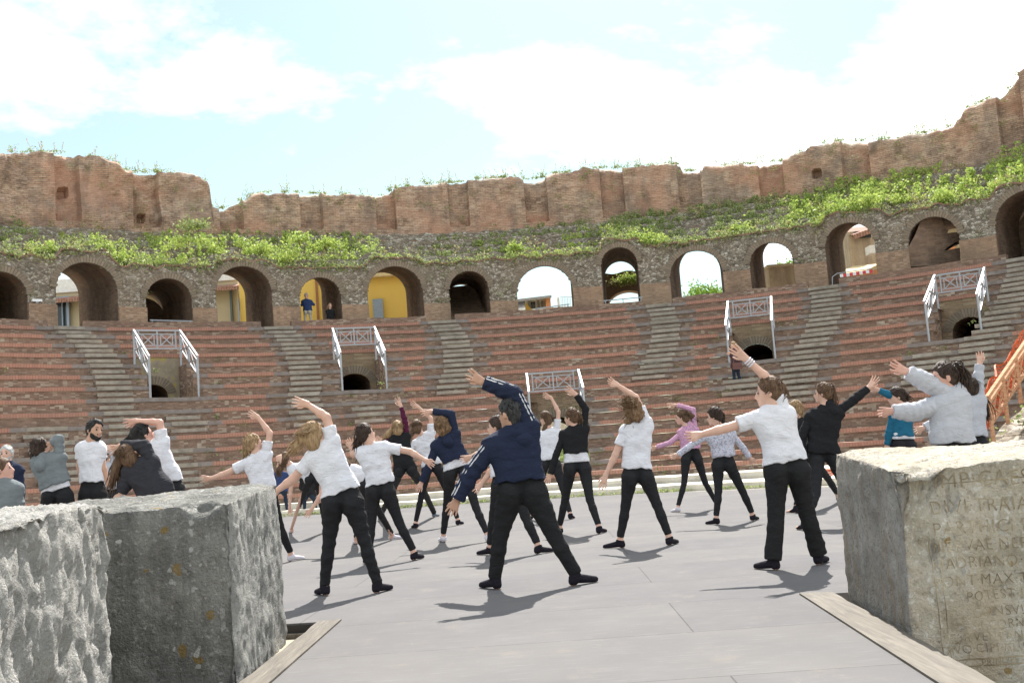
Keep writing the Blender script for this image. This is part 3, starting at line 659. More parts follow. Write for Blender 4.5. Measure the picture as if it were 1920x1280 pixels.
# terrace
NSTEP = 4; V = []; uv = []; ths2 = np.linspace(TH0, TH1, 500)
prof = []
for s in range(NSTEP):
    prof += [(s / NSTEP + (.004 if s else 0), s / NSTEP + .001), ((s + 1) / NSTEP - .004, s / NSTEP + .06 / NSTEP)]
prof = []
for s in range(NSTEP): prof += [(s / NSTEP, s / NSTEP), (s / NSTEP + .01, (s + .72) / NSTEP), ((s + 1) / NSTEP - .005, (s + .98) / NSTEP)]
prof = [(0.0, 0.0), (.22, .06)] + [(.22 + .78 * a, .06 + .94 * b) for a, b in prof]
for t in ths2:
    za = ztop(t); zb_ = np.interp(t, ft, fz) + .02
    for q, (a, b) in enumerate(prof):
        r_ = RA + .02 + (RU + .3 - RA) * a; z_ = za + (zb_ - za) * b + .03 * sin(t * 140 + q * 2) + .02 * sin(t * 300 + q)
        V.append(pt(r_, t, z_)); uv.append((t * RA, z_ + a * 3))
NPf = len(prof)
mb = MB(); mb.add(V, [(i * NPf + q, (i + 1) * NPf + q, (i + 1) * NPf + q + 1, i * NPf + q + 1) for i in range(len(ths2) - 1) for q in range(NPf - 1)], uv)
terrace = mb.build('overgrown_terrace', M_rub, theatre)
M_ledge = m_brick('thin brick ledge', (.36, .2, .14), (.28, .16, .115), (.25, .19, .15), w=.25, h=.06, dark=(.15, .12, .09), stain=.6)
for q_ in (0, 4, 7, 10):
    mb = MB(); lt = [t for t in ths2]; A_ = []; 
    for t in lt:
        za = ztop(t); zb_ = np.interp(t, ft, fz) + .02; a, b = prof[q_]; r_ = RA + .02 + (RU + .3 - RA) * a; z_ = za + (zb_ - za) * b + .03 * sin(t * 140 + q_ * 2) + .02 * sin(t * 300 + q_); A_ += [pt(r_ - .07, t, z_ - .04), pt(r_ - .07, t, z_ + .025), pt(r_ + .12, t, z_ + .03)]
    mb.add(A_, [(3 * i + j, 3 * i + 3 + j, 3 * i + 4 + j, 3 * i + 1 + j) for i in range(len(lt) - 1) for j in range(2)], [(t * RA, j * .06) for t in lt for j in range(3)]); mb.build('brick_ledge', M_ledge, terrace)
# floodlights on the piers and below the crest
M_lamp = m_plain('white lamp housing', (.75, .76, .78), .4, .5, .05)
fl0 = None
for i, (t, z_) in enumerate(pier_lamps):
    p = np.array(pt(RA - .1, t, z_))
    if fl0 is None:
        fl0 = empty('floodlight', p, '', 'floodlight', 'small floodlights lying on the piers of the arcade')
        q = MB(); q.box(p + [0, 0, .09], (.34, .14, .09), rz=-t); q.build('housing', M_lamp, fl0)
        q = MB(); q.box(p + [0, 0, .02], (.08, .1, .05), rz=-t); q.build('bracket', M_metal, fl0); f_ = fl0; P0 = p
    else: f_ = copy_tree(fl0, p - P0)
    f_['label'] = 'small white floodlight on the brick pier between the ' + ['first and second', 'second and third', 'third and fourth', 'fourth and fifth', 'fifth and sixth', 'sixth and seventh', 'seventh and eighth', 'eighth and ninth', 'ninth and tenth', 'tenth and eleventh', 'eleventh and twelfth', 'twelfth and thirteenth', 'last two'][i] + ' arches from the left'
# ------------------------------------------------------------------ ground, stage and paving
g = MB(); gy = [(-120, -.5), (6.85, -.5), (7.25, -.1), (340, -.1)]; g.add([(x_, y_, z_) for (y_, z_) in gy for x_ in (-260, 260)], [(2 * i, 2 * i + 1, 2 * i + 3, 2 * i + 2) for i in range(3)]); go = g.build('ground', M_ground); tag(go, kind='structure')
sm = MB(); Rs = RB + .12
arc = [pt(Rs, t, 0)[:2] for t in np.linspace(-1.05, 1.05, 60)]
ARC_IN = [(cxr(RB) + (Rs - .75) * sin(t), CY + (Rs - .75) * cos(t)) for t in np.linspace(-1.0, 1.0, 60)]
r_ = MB(); V = [(x, y, -.018) for x, y in arc] + [(x, y, -.018) for x, y in reversed([(cxr(RB) + (Rs - 2.4) * sin(t), CY + (Rs - 2.4) * cos(t)) for t in np.linspace(-1.05, 1.05, 60)])]
r_.add(V, [(i, i + 1, 118 - i, 119 - i) for i in range(59)]); po = r_.build('paved_strip', M_strip); tag(po, kind='structure')
M_stage, nt, b = mat_base('grey stage panels', .9, .06); k = N(nt)
v = k.coord('Object', (1, 1, 1)); rot = k.n('Mapping'); rot.inputs['Rotation'].default_value = (0, 0, radians(1.4)); rot.inputs['Location'].default_value = (-.75, -7.57 + .003, 0); k.l(v, rot.inputs[0])
col, fac = k.brick(rot.outputs[0], 5.2, 1.25, .0045, (.133, .131, .136), (.149, .145, .144), (.085, .085, .085), smooth=0)
col = k.mix(.5, col, k.ramp(k.noise(rot.outputs[0], .8, 6, .6), [(.3, (.84, .83, .86)), (.7, (1.14, 1.1, 1.04))]), 'MULTIPLY')
sc_ = k.ramp(k.noise(k.coord('Object', (1.5, 22, 1)), 2.4, 5, .7), [(.56, (0, 0, 0)), (.7, (.55, .55, .55))]); col = k.mix(sc_, col, (.235, .23, .232))
sc2 = k.ramp(k.noise(k.coord('Object', (1, 1, 1)), 2.6, 8, .75), [(.56, (0, 0, 0)), (.7, (.6, .6, .6))]); col = k.mix(sc2, col, (.2, .178, .155))
sc3 = k.ramp(k.noise(k.coord('Object', (20, 2.2, 1)), 1.7, 4, .8, 1.5), [(.66, (0, 0, 0)), (.7, (.6, .6, .6))]); col = k.mix(sc3, col, (.22, .215, .21)); sp3 = k.ramp(k.noise(v, 46, 3, .6), [(.7, (0, 0, 0)), (.74, (.7, .7, .7))]); col = k.mix(sp3, col, (.11, .1, .095))
k.l(col, b.inputs['Base Color']); k.l(k.ramp(k.noise(v, 3, 6, .6), [(.3, (.8, .8, .8)), (.7, (.95, .95, .95))]), b.inputs['Roughness']); k.bump(k.noise(v, 30, 4, .6), b, .001, .5)
fl = gnd(640, 1163); fr = gnd(1500, 1115); nl = gnd(497, 1290); nr = gnd(1700, 1245)
dirx = (fr - fl) / np.linalg.norm(fr - fl)
def sline(x): return fl[1] + (x - fl[0]) * dirx[1] / dirx[0]
XL, XR = -13.0, 12.0
nxl = lambda y: fl[0] + (nl[0] - fl[0]) * (fl[1] - y) / (fl[1] - nl[1])
nxr = lambda y: fr[0] + (nr[0] - fr[0]) * (fr[1] - y) / (fr[1] - nr[1])
outer = [(XL, sline(XL)), (fl[0], fl[1]), (nxl(-1.5), -1.5), (nxr(-1.5), -1.5), (fr[0], fr[1]), (XR, sline(XR))]
inner = [p for p in reversed(ARC_IN) if XL < p[0] < XR and p[1] > 9]
inner = [(XR, inner[0][1])] + inner + [(XL, inner[-1][1])]
poly = outer + inner; n_ = len(poly)
sm.add([(x, y, 0) for x, y in poly] + [(x, y, -.06) for x, y in poly], [tuple(range(n_))] + [(i, n_ + i, n_ + (i + 1) % n_, (i + 1) % n_) for i in range(n_)])
stage = empty('stage_platform', (0, 15, 0), 'large flat grey panelled stage floor the dancers stand on', 'stage')
so = sm.build('floor_panels', M_stage, stage)
M_dark = m_plain('dark stage edge', (.05, .045, .04), .7, .2)
M_wood, nt, b = mat_base('weathered plank', .75, .25); k = N(nt); v = k.coord('Object', (14, 1.2, 8))
k.l(k.ramp(k.noise(v, 1.6, 6, .65, .6), [(.25, (.06, .052, .043)), (.5, (.12, .105, .085)), (.75, (.19, .165, .135))]), b.inputs['Base Color']); k.bump(k.noise(v, 4, 5, .6), b, .01, .6)
q = MB(); q.bar((XL, sline(XL) + .03, -.05), (fl[0] - .1, fl[1] + .03, -.05), .05, .075); q.bar((fr[0] + .1, fr[1] + .03, -.05), (XR, sline(XR) + .03, -.05), .05, .075); q.build('front_edge', M_dark, stage)
q = MB(); q.bar((-4, sline(-4) - .02, -.082), (fl[0] - .12, fl[1] - .02, -.082), .06, .03); q.build('edge_batten', M_wood, stage)
q = MB(); q.bar((fr[0] + .12, fr[1] - .02, -.082), (5, sline(5) - .02, -.082), .06, .03); q.build('edge_batten', M_wood, stage)
for side, (a0, a1) in enumerate(((fl, (nxl(-1.5), -1.5)), (fr, (nxr(-1.5), -1.5)))):
    s = -1 if side == 0 else 1; q = MB(); Wd = .17 if side == 0 else .22
    a0 = np.array(a0[:2]); a1 = np.array(a1)
    V = []; steps = 40
    for i in range(steps + 1):
        p = a0 + (a1 - a0) * i / steps; e = Wd + .006 * sin(i * 2.2) + .004 * sin(i * 5.7)
        V += [(p[0] + s * .0012, p[1] + (.02 if i == 0 else 0), -.03), (p[0] + s * .0012, p[1] + (.02 if i == 0 else 0), .012), (p[0] + s * e, p[1] + (.02 if i == 0 else 0), .006), (p[0] + s * e, p[1], -.03)]
    q.add(V, [(4 * i + j, 4 * i + 4 + j, 4 * i + 5 + j, 4 * i + 1 + j) for i in range(steps) for j in range(3)])
    bo = q.build('edge_plank', M_wood, stage)
    kn = MB(); continue
    for i, u in enumerate((.045, .12, .19, .31, .42, .5)):
        p = a0 + (a1 - a0) * u; kn.tube([(p[0] + s * .03, p[1] + .01, .014), (p[0] + s * .13, p[1] - .005, .02), (p[0] + s * .15, p[1] + .01, .014)], [.002, .007, .002], 6)
    kn.build('splinter', M_wood, bo)

# ------------------------------------------------------------------ the big stone blocks
def block(name, c4, z0, z1, mat, label, seed, amp=.03, step=.03, chips=(), cat='stone block', rnd=.05, side_amp=1.0):
    """rough hexahedron: c4 = plan corners (counter clockwise), surface subdivided and displaced"""
    c4 = [np.array(c, float) for c in c4]; cen = sum(c4) / 4
    root = empty(name, (cen[0], cen[1], z0), label, cat)
    Vs = []; Fs = []; nb = 0; UVs = []
    z1f = z1 if callable(z1) else (lambda u, v: z1)
    def face(Pf, nu, nv):
        nonlocal nb
        U, Vv = np.meshgrid(np.linspace(0, 1, nu + 1), np.linspace(0, 1, nv + 1), indexing='ij')
        P = Pf(U, Vv).reshape(-1, 3); Vs.append(P)
        I = np.arange(nu)[:, None] * (nv + 1) + np.arange(nv)[None, :]
        Fs.append(np.stack([I, I + nv + 1, I + nv + 2, I + 1], -1).reshape(-1, 4) + nb); nb += len(P)
    bil = lambda U, V: ((1 - U)[..., None] * (1 - V)[..., None] * c4[0] + U[..., None] * (1 - V)[..., None] * c4[1] + U[..., None] * V[..., None] * c4[2] + (1 - U)[..., None] * V[..., None] * c4[3])
    NU = int(max(np.linalg.norm(c4[1] - c4[0]), np.linalg.norm(c4[2] - c4[3])) / step); NV = int(max(np.linalg.norm(c4[2] - c4[1]), np.linalg.norm(c4[3] - c4[0])) / step)
    for i in range(4):
        a, b_ = c4[i], c4[(i + 1) % 4]; nu = NU if i % 2 == 0 else NV
        ua = [(0, 0), (1, 0), (1, 1), (0, 1)][i]; ub = [(1, 0), (1, 1), (0, 1), (0, 0)][i]
        def Pf(U, V, a=a, b_=b_, ua=ua, ub=ub):
            xy = a + (b_ - a) * U[..., None]; zt = z1f(ua[0] + (ub[0] - ua[0]) * U, ua[1] + (ub[1] - ua[1]) * U)
            return np.concatenate([xy, (z0 + (zt - z0) * V)[..., None]], -1)
        face(Pf, nu, int((1.5) / step))
    face(lambda U, V: np.concatenate([bil(U, V), np.asarray(z1f(U, V) + 0 * U)[..., None]], -1), NU, NV)
    P = np.concatenate(Vs); F = np.concatenate(Fs)
    # round the edges by pulling toward an inset box, then displace along the direction from the centre line
    key = np.round(P / 1e-4).astype(np.int64); _, inv = np.unique(key, axis=0, return_inverse=True); inv = inv.ravel()
    M = inv.max() + 1; Q = np.zeros((M, 3)); Q[inv] = P; F = inv[F]
    # vertex normals
    fn = np.cross(Q[F[:, 1]] - Q[F[:, 0]], Q[F[:, 3]] - Q[F[:, 0]]); fn /= np.linalg.norm(fn, axis=1)[:, None] + 1e-12
    Nn = np.zeros_like(Q)
    for j in range(4): np.add.at(Nn, F[:, j], fn)
    ln = np.linalg.norm(Nn, axis=1); Nn /= ln[:, None] + 1e-9
    sharp = 0
    d = fbm(Q, 2.2, 3, seed) * amp * .8 + fbm(Q * [1, 1, .7], 9, 4, seed + 5, .62) * amp * .6 - np.abs(fbm(Q @ np.array([[.8, .2, .5], [-.2, 1, 0], [-.5, 0, .8]]) * ([1, 1, .5] if seed == 8 else [1, 1, 1]), 9, 4, seed + 7, .65)) * amp * .55 + vnoise(Q * 26, seed + 2) * .0035
    pit = np.clip(vnoise(Q * [14, 14, 11], seed + 9) - .35, 0, 1); d -= pit * amp * 1.6
    rd = np.ones(M)
    # rounding: measure the distance to the nearest other face
    dist = np.full(M, 9.9)
    pl = []
    for i in range(4):
        a, b_ = c4[i], c4[(i + 1) % 4]; e = (b_ - a) / np.linalg.norm(b_ - a); n2 = np.array([e[1], -e[0]])
        pl.append(np.abs((Q[:, :2] - a) @ n2))
    zt_all = np.max(Q[:, 2]); pl.append(np.maximum(0, (Q[:, 2].max() - Q[:, 2])))
    D = np.sort(np.stack(pl, 1), axis=1)[:, 1]; rb_ = rnd * (1 + .7 * vnoise(Q * 3, seed + 31))
    d = d - np.clip(1 - D / (rb_ * 2), 0, 1) ** 2 * rb_ * .38
    for (c, r, depth) in chips:
        c = np.array(c); dd = np.linalg.norm((Q - c) , axis=1); w = np.clip(1 - dd / r, 0, 1); d -= depth * np.minimum(1, w * 2.2) * (1 + .45 * vnoise(Q * 9, seed + 3))
    Q = Q + Nn * d[:, None]
    o = raw('rough_stone', Q, F, mat, root, smooth=True)
    return root, o
def m_block(name, c1, c2, c3, flank=None, lichen=0., spots=0., pits=.5, dark=(.05, .05, .05), streak=.0, yscale=1.0, warm=None, dk=.5):
    m, nt, b = mat_base(name, .93, .12); k = N(nt); v = k.coord('Object'); v2 = k.coord('Object', (1, 1, .5))
    col = k.ramp(k.noise(v, 3.0, 9, .68), [(.3, c1), (.5, c2), (.72, c3)])
    col = k.mix(k.ramp(k.noise(v, 26, 6, .7), [(.53, (0, 0, 0)), (.7, (pits, pits, pits))]), col, dark)
    col = k.mix(k.ramp(k.noise(v, 34, 4, .6), [(.56, (0, 0, 0)), (.66, (.5, .5, .5))]), col, tuple(min(1, x * 1.5) for x in c3))
    if streak: col = k.mix(k.ramp(k.noise(k.coord('Object', (5, 5, .5)), 1.2, 6, .6), [(.42, (0, 0, 0)), (.62, (streak,) * 3)]), col, dark)
    if warm: col = k.mix(k.ramp(k.noise(v2, 2.2, 5, .6), [(.5, (0, 0, 0)), (.68, (.55, .55, .55))]), col, warm)
    if lichen:
        vo = k.n('TexVoronoi'); vo.inputs['Scale'].default_value = 13; nzz = k.n('TexNoise'); nzz.inputs['Scale'].default_value = 9; k.l(v, nzz.inputs['Vector'])
        ad = k.n('VectorMath'); ad.operation = 'MULTIPLY_ADD'; ad.inputs[1].default_value = (.1, .1, .1); k.l(nzz.outputs['Color'], ad.inputs[0]); k.l(v, ad.inputs[2]); k.l(ad.outputs[0], vo.inputs['Vector'])
        sp = k.n('SeparateColor'); k.l(vo.outputs['Color'], sp.inputs[0])
        sel = k.math('LESS_THAN', sp.outputs[0], lichen); ds = k.math('LESS_THAN', vo.outputs['Distance'], k.math('MULTIPLY', sp.outputs[1], .42))
        col = k.mix(k.math('MULTIPLY', k.math('MULTIPLY', sel, ds), .75), col, (.33, .22, .06))
        vo2 = k.n('TexVoronoi'); vo2.inputs['Scale'].default_value = 17; k.l(ad.outputs[0], vo2.inputs['Vector']); sp2 = k.n('SeparateColor'); k.l(vo2.outputs['Color'], sp2.inputs[0])
        col = k.mix(k.math('MULTIPLY', k.math('MULTIPLY', k.math('LESS_THAN', sp2.outputs[0], spots), k.math('LESS_THAN', vo2.outputs['Distance'], k.math('MULTIPLY', sp2.outputs[1], .33))), .85), col, (.6, .6, .58))
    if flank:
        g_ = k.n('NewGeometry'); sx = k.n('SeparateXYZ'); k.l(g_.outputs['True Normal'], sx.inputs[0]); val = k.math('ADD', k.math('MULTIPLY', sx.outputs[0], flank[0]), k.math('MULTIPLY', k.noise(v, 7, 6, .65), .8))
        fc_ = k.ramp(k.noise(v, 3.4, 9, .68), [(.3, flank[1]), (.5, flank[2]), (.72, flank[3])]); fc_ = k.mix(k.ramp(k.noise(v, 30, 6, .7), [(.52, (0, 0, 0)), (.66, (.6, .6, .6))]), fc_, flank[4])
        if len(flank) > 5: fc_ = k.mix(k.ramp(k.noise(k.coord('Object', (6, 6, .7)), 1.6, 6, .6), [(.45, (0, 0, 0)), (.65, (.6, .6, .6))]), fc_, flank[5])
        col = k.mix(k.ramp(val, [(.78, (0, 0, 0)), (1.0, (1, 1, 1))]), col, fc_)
    k.l(col, b.inputs['Base Color'])
    h = k.math('ADD', k.noise(v, 18, 8, .7), k.math('MULTIPLY', k.noise(v, 70, 4, .65), .6)); k.bump(h, b, .06, 1.0); return m
M_b1 = m_block('grey hewn stone', (.34, .335, .31), (.49, .48, .45), (.63, .615, .58), pits=.35, dark=(.09, .09, .085))
M_b2 = m_block('dark lichened stone', (.19, .19, .175), (.31, .307, .285), (.46, .45, .42), lichen=.28, spots=.2, pits=.4, dark=(.06, .062, .06), streak=.45, flank=(1, (.26, .26, .25), (.42, .415, .39), (.6, .59, .55), (.1, .1, .1)))  # flank paints sunlight on the right face, besides the rough stone's lighter tone
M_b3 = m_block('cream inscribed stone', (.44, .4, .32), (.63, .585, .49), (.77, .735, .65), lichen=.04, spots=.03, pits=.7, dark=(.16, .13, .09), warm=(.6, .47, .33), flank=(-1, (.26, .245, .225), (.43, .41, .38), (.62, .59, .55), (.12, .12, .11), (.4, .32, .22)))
# dark block beside the gangway
a2 = at(447, 1150, 6.0); b2 = gnd(553, 1190, -.1); zt2 = at(520, 909, 7.7)[2]
c = [np.array([a2[0] - 1.35, 5.98]), np.array([a2[0], 5.93]), np.array([b2[0] + .02, 7.7]), np.array([b2[0] - 1.45, 7.75])]
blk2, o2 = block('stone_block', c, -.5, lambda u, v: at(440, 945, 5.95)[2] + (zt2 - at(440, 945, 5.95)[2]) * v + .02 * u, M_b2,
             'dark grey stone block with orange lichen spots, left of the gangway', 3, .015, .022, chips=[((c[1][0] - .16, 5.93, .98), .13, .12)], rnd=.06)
# pale hewn block in front of it
pR = at(212, 1100, 5.35); pL = at(-40, 1100, 3.3)
zR, zL = at(212, 938, 5.35)[2], at(0, 990, 3.6)[2]
c = [np.array([pL[0] - .15, 3.0]), np.array([pR[0], 5.35]), np.array([pR[0] - .75, 5.95]), np.array([pL[0] - 1.5, 4.1])]
blk1, o1 = block('stone_block', c, -.5, lambda u, v: zL + (zR - zL) * u + .01 * v, M_b1,
             'pale grey rough hewn stone block at the left edge of the photo', 8, .028, .022, chips=[((pR[0] - .05, 5.2, -.2), .32, .18)], rnd=.07)
q = MB()
# inscribed block on the right
nb_ = at(1712, 1200, 5.75); fb_ = at(1588, 1100, 7.3)
zn, zf_ = at(1705, 882, 5.75)[2], at(1630, 842, 7.2)[2]
ang = radians(-1.0); c = [np.array([nb_[0], 5.75]), np.array([nb_[0] + 1.75, 5.75 + 1.75 * sin(ang)]), np.array([nb_[0] + 1.95, 7.3]), np.array([fb_[0], 7.3])]
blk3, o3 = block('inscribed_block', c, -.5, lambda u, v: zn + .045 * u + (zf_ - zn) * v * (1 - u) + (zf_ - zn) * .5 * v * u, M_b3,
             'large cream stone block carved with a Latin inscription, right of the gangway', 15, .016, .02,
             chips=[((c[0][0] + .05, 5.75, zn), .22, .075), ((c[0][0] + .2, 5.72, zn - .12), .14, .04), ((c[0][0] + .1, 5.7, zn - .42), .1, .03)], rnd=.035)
# letters and border lines laid on the face, the carving's shade in their colour
M_letter = m_noise('shaded carving', [(.4, (.17, .135, .09)), (.55, (.3, .25, .17)), (.66, (.5, .44, .33))], 7, 6, .6, 'Object', rough=1)
fx = np.array([1, sin(ang), 0]); fx = fx / np.linalg.norm(fx); F0 = np.array([c[0][0], 5.75, 0])
def onface(u, z_, pr=.012): return F0 + fx * u + np.array([0, -pr, z_])
def px_face(x, y):
    d = ray(x, y); t = (F0[1] + 0 - CAMP[1]) / (d[1] - d[0] * fx[1] / fx[0]) if False else 5.75 / d[1]
    p = CAMP + d * t; return (p[0] - F0[0]) / fx[0], p[2]
LINES = [('IMP·CAESA', 1755, 902, 30), ('DIVI·TRAIANI', 1748, 952, 26), ('PARTHICI·FILI', 1750, 992, 25), ('NERVAE·NEPOTI', 1750, 1026, 22), ('HADRIANO·AVG', 1750, 1058, 22), ('PONT·MAX·TRIB', 1752, 1092, 21), ('POTEST·II', 1812, 1118, 19), ('CONSVL·A', 1824, 1148, 19), ('M·CORN', 1828, 1172, 17), ('BENEVENTAN', 1770, 1198, 17), ('DIVO·CIPI·FILI', 1766, 1220, 17), ('PRINCIPI', 1840, 1240, 12)]
LV = []; LF = []; nb0 = 0
for (txt, x, y, hpx) in LINES:
    cu = bpy.data.curves.new('t', 'FONT'); cu.body = txt; u0, zc_ = px_face(x, y); H = hpx * 5.75 / FPX * 1.0; cu.size = H * 1.36; cu.offset = -H * .022; cu.space_character = 1.12; cu.extrude = 0.0; cu.resolution_u = 3
    to = bpy.data.objects.new('t', cu); scene.collection.objects.link(to); dg = bpy.context.evaluated_depsgraph_get(); me_ = bpy.data.meshes.new_from_object(to.evaluated_get(dg))
    vs = np.array([v_.co[:] for v_ in me_.vertices]); fs = [tuple(p.vertices) for p in me_.polygons]
    if len(vs):
        vs[:, 0] *= .92
        P = np.stack([onface(u0 + a_[0], zc_ - H * .5 + a_[1] + .004 * sin(a_[0] * 9), 0) for a_ in vs]); LV.append(P); LF += [tuple(i + nb0 for i in f_) for f_ in fs]; nb0 += len(P)
    bpy.data.objects.remove(to); bpy.data.curves.remove(cu)
from mathutils.bvhtree import BVHTree
bv = BVHTree.FromPolygons([v_.co for v_ in o3.data.vertices], [tuple(p.vertices) for p in o3.data.polygons])
def stick(P, d=.0025):
    out = []
    for p in P:
        h = bv.ray_cast(Vector((p[0], p[1] - .5, p[2])), Vector((0, 1, 0))); out.append((h[0].x, h[0].y - d, h[0].z) if h[0] is not None else tuple(p))
    return out
LVs = stick(np.concatenate(LV)); q = MB(); q.add(LVs, LF); q.build('inscription', M_letter, blk3)
q = MB()
for du, dz, in ((.045, 0), (.085, 0)):
    P = stick([onface(du + .10, z_, 0) for z_ in np.linspace(-.3, zn - .35, 60)], .002); P2 = stick([onface(du + .104, z_, 0) for z_ in np.linspace(-.3, zn - .35, 60)], .002)
    q.add(P + P2, [(i, i + 1, 61 + i, 60 + i) for i in range(59)])
P = stick([onface(u, zn - .085 + .02 * u, 0) for u in np.linspace(.25, 1.6, 60)], .002); P2 = stick([onface(u, zn - .09 + .02 * u, 0) for u in np.linspace(.25, 1.6, 60)], .002)
q.add(P + P2, [(i, i + 1, 61 + i, 60 + i) for i in range(59)])
z_m = px_face(1850, 1245)[1]
for dz in (0, .035):
    P = stick([onface(u, z_m + dz, 0) for u in np.linspace(.15, 1.6, 60)], .002); P2 = stick([onface(u, z_m + dz - .006, 0) for u in np.linspace(.15, 1.6, 60)], .002)
    q.add(P + P2, [(i, i + 1, 61 + i, 60 + i) for i in range(59)])
q.build('border_line', M_letter, blk3)

# ------------------------------------------------------------------ town behind the arcade
M_yel = m_plain('yellow plaster', (.72, .50, .13), .85, .2, .06, .6); M_yel2 = m_plain('pale yellow cornice', (.62, .5, .28), .85, .2)
M_beige = m_plain('beige plaster', (.5, .43, .29), .85, .2, .07, .5); M_cream = m_plain('cream plaster', (.58, .53, .41), .85, .2)
M_shut = m_plain('blue grey shutters', (.27, .33, .41), .6, .3); M_pipe = m_plain('dark drain pipe', (.1, .13, .13), .5, .4); M_rust = m_plain('rust brown drain pipe', (.3, .14, .07), .6, .3)
M_orange = m_plain('orange plaster', (.6, .27, .13), .85, .2); M_white = m_plain('white wall', (.72, .71, .68), .8, .2); M_grey = m_plain('grey roof edge', (.3, .3, .3), .7, .3)
M_glass = m_plain('dark window glass', (.04, .045, .05), .15, .5)
M_tiles, nt, b = mat_base('clay roof tiles', .85, .2); k = N(nt); v = k.coord('Object'); wv = k.n('TexWave'); wv.inputs['Scale'].default_value = 2.2; k.l(v, wv.inputs['Vector'])
k.l(k.mix(.6, k.ramp(wv.outputs['Fac'], [(0, (.22, .1, .07)), (1, (.48, .25, .17))]), k.ramp(k.noise(v, 6, 4, .6), [(.3, (.28, .14, .1)), (.7, (.55, .34, .26))])), b.inputs['Base Color']); k.bump(wv.outputs['Fac'], b, .08, 1)
def wallbox(mb, x0, x1, ytop, D, z0=-.1, depth=8, ybot=None):
    a = at(x0, ytop, D); b_ = at(x1, ytop, D); z1 = (a[2] + b_[2]) / 2
    zb = z0 if ybot is None else at((x0 + x1) / 2, ybot, D)[2]
    mb.box(((a[0] + b_[0]) / 2, D + depth / 2, (zb + z1) / 2), (b_[0] - a[0], depth, z1 - zb)); return a, b_, z1
def bpart(parent, name, mat, x0, x1, y0, y1, D, depth=.1):
    q = MB(); a = at(x0, (y0 + y1) / 2, D); b_ = at(x1, (y0 + y1) / 2, D); zt_ = at((x0 + x1) / 2, y0, D)[2]; zb_ = at((x0 + x1) / 2, y1, D)[2]
    q.box(((a[0] + b_[0]) / 2, D + depth / 2, (zt_ + zb_) / 2), (b_[0] - a[0], depth, zt_ - zb_)); return q.build(name, mat, parent)
bA = empty('beige_house', at(200, 900, 57), 'beige plastered house with tiled eave seen through the left arches', 'house')
q = MB(); wallbox(q, -120, 446, 540, 57); q.build('wall', M_beige, bA)
bpart(bA, 'cornice', M_white, -120, 446, 512 + 8, 545, 56.9, .2)
q = MB(); a = at(60, 522, 56); b_ = at(446, 534, 56); 
q.add([(a[0], 56.2, b_[2]), (b_[0], 56.2, b_[2]), (b_[0], 60, b_[2] + 1.1), (a[0], 60, b_[2] + 1.1), (a[0], 56.2, b_[2] - .2), (b_[0], 56.2, b_[2] - .2)], [(0, 1, 2, 3), (4, 5, 1, 0)]); q.build('roof', M_tiles, bA)
bpart(bA, 'drain_pipe', M_pipe, 432, 436, 536, 640, 56.8, .15)
w_ = bpart(bA, 'window', M_glass, 104, 128, 566, 640, 56.85, .1); bpart(w_, 'frame', M_shut, 104, 130, 556, 563, 56.7, .1); bpart(w_, 'frame', M_shut, 125, 129.5, 563, 640, 56.7, .1); bpart(w_, 'frame', M_shut, 116, 118, 566, 640, 56.7, .08)
q = MB(); cx_ = at(292, 590, 56.8); V = [(cx_[0] + .19 * cos(a_) , 56.75, cx_[2] + .17 * sin(a_)) for a_ in np.linspace(0, 2 * pi, 20, endpoint=False)]; q.add(V + [(x, y + .1, z) for x, y, z in V], [tuple(range(20))] + [(i, (i + 1) % 20, 20 + (i + 1) % 20, 20 + i) for i in range(20)]); q.build('round_window', M_glass, bA)
bB = empty('yellow_house', at(620, 900, 55), 'bright yellow house with blue grey shutters seen through the fourth to sixth arches', 'house')
q = MB(); wallbox(q, 447, 800, 512, 55); q.build('wall', M_yel, bB)
bpart(bB, 'cornice', M_yel2, 660, 806, 509, 516, 54.6, .5); bpart(bB, 'drain_pipe', M_rust, 593, 597, 505, 640, 54.9, .12)
bpart(bB, 'shutter', M_shut, 702, 721, 560, 690, 54.85, .1); bpart(bB, 'shutter', M_shut, 447, 449, 560, 640, 54.85, .1)
bC = empty('roof_terrace_house', at(1030, 900, 62), 'pale house with glazed roof terrace seen through the eighth arch', 'house')
q = MB(); wallbox(q, 900, 1062, 580, 62); q.build('wall', M_white, bC)
q = MB(); a = at(985, 557, 61.5); b_ = at(1034, 553, 61.5); d_ = at(1026, 578, 61.5); 
q.add([(a[0] - 2, 61.5, a[2] - .15), (b_[0], 61.5, b_[2]), (b_[0], 66, b_[2]), (a[0] - 2, 66, a[2] - .15), (a[0] - 2, 61.5, a[2] - .3), (b_[0], 61.5, b_[2] - .15)], [(0, 1, 2, 3), (0, 4, 5, 1)]); q.build('roof', M_grey, bC)
bpart(bC, 'side_wall', M_orange, 1024, 1033, 555, 590, 61.8, 3); bpart(bC, 'terrace_wall', M_white, 985, 1024, 560, 590, 62.4, .3); bpart(bC, 'chimney', M_white, 1046, 1050, 557, 590, 62, .5)
bl = MB()
for i in range(12): p0 = at(1052 + i * 3, 558, 62); p1 = at(1052 + i * 3, 582, 62); bl.bar(p0, p1, .03)
bl.bar(at(1050, 557, 62), at(1090, 556, 62), .03); bl.build('balustrade', M_grey, bC)
w_ = bpart(bC, 'window', M_glass, 996, 1004, 566, 590, 62.3, .06)
for x0 in (990, 1008, 1015): bpart(bC, 'window', M_grey, x0, x0 + 4, 564, 590, 62.35, .06)
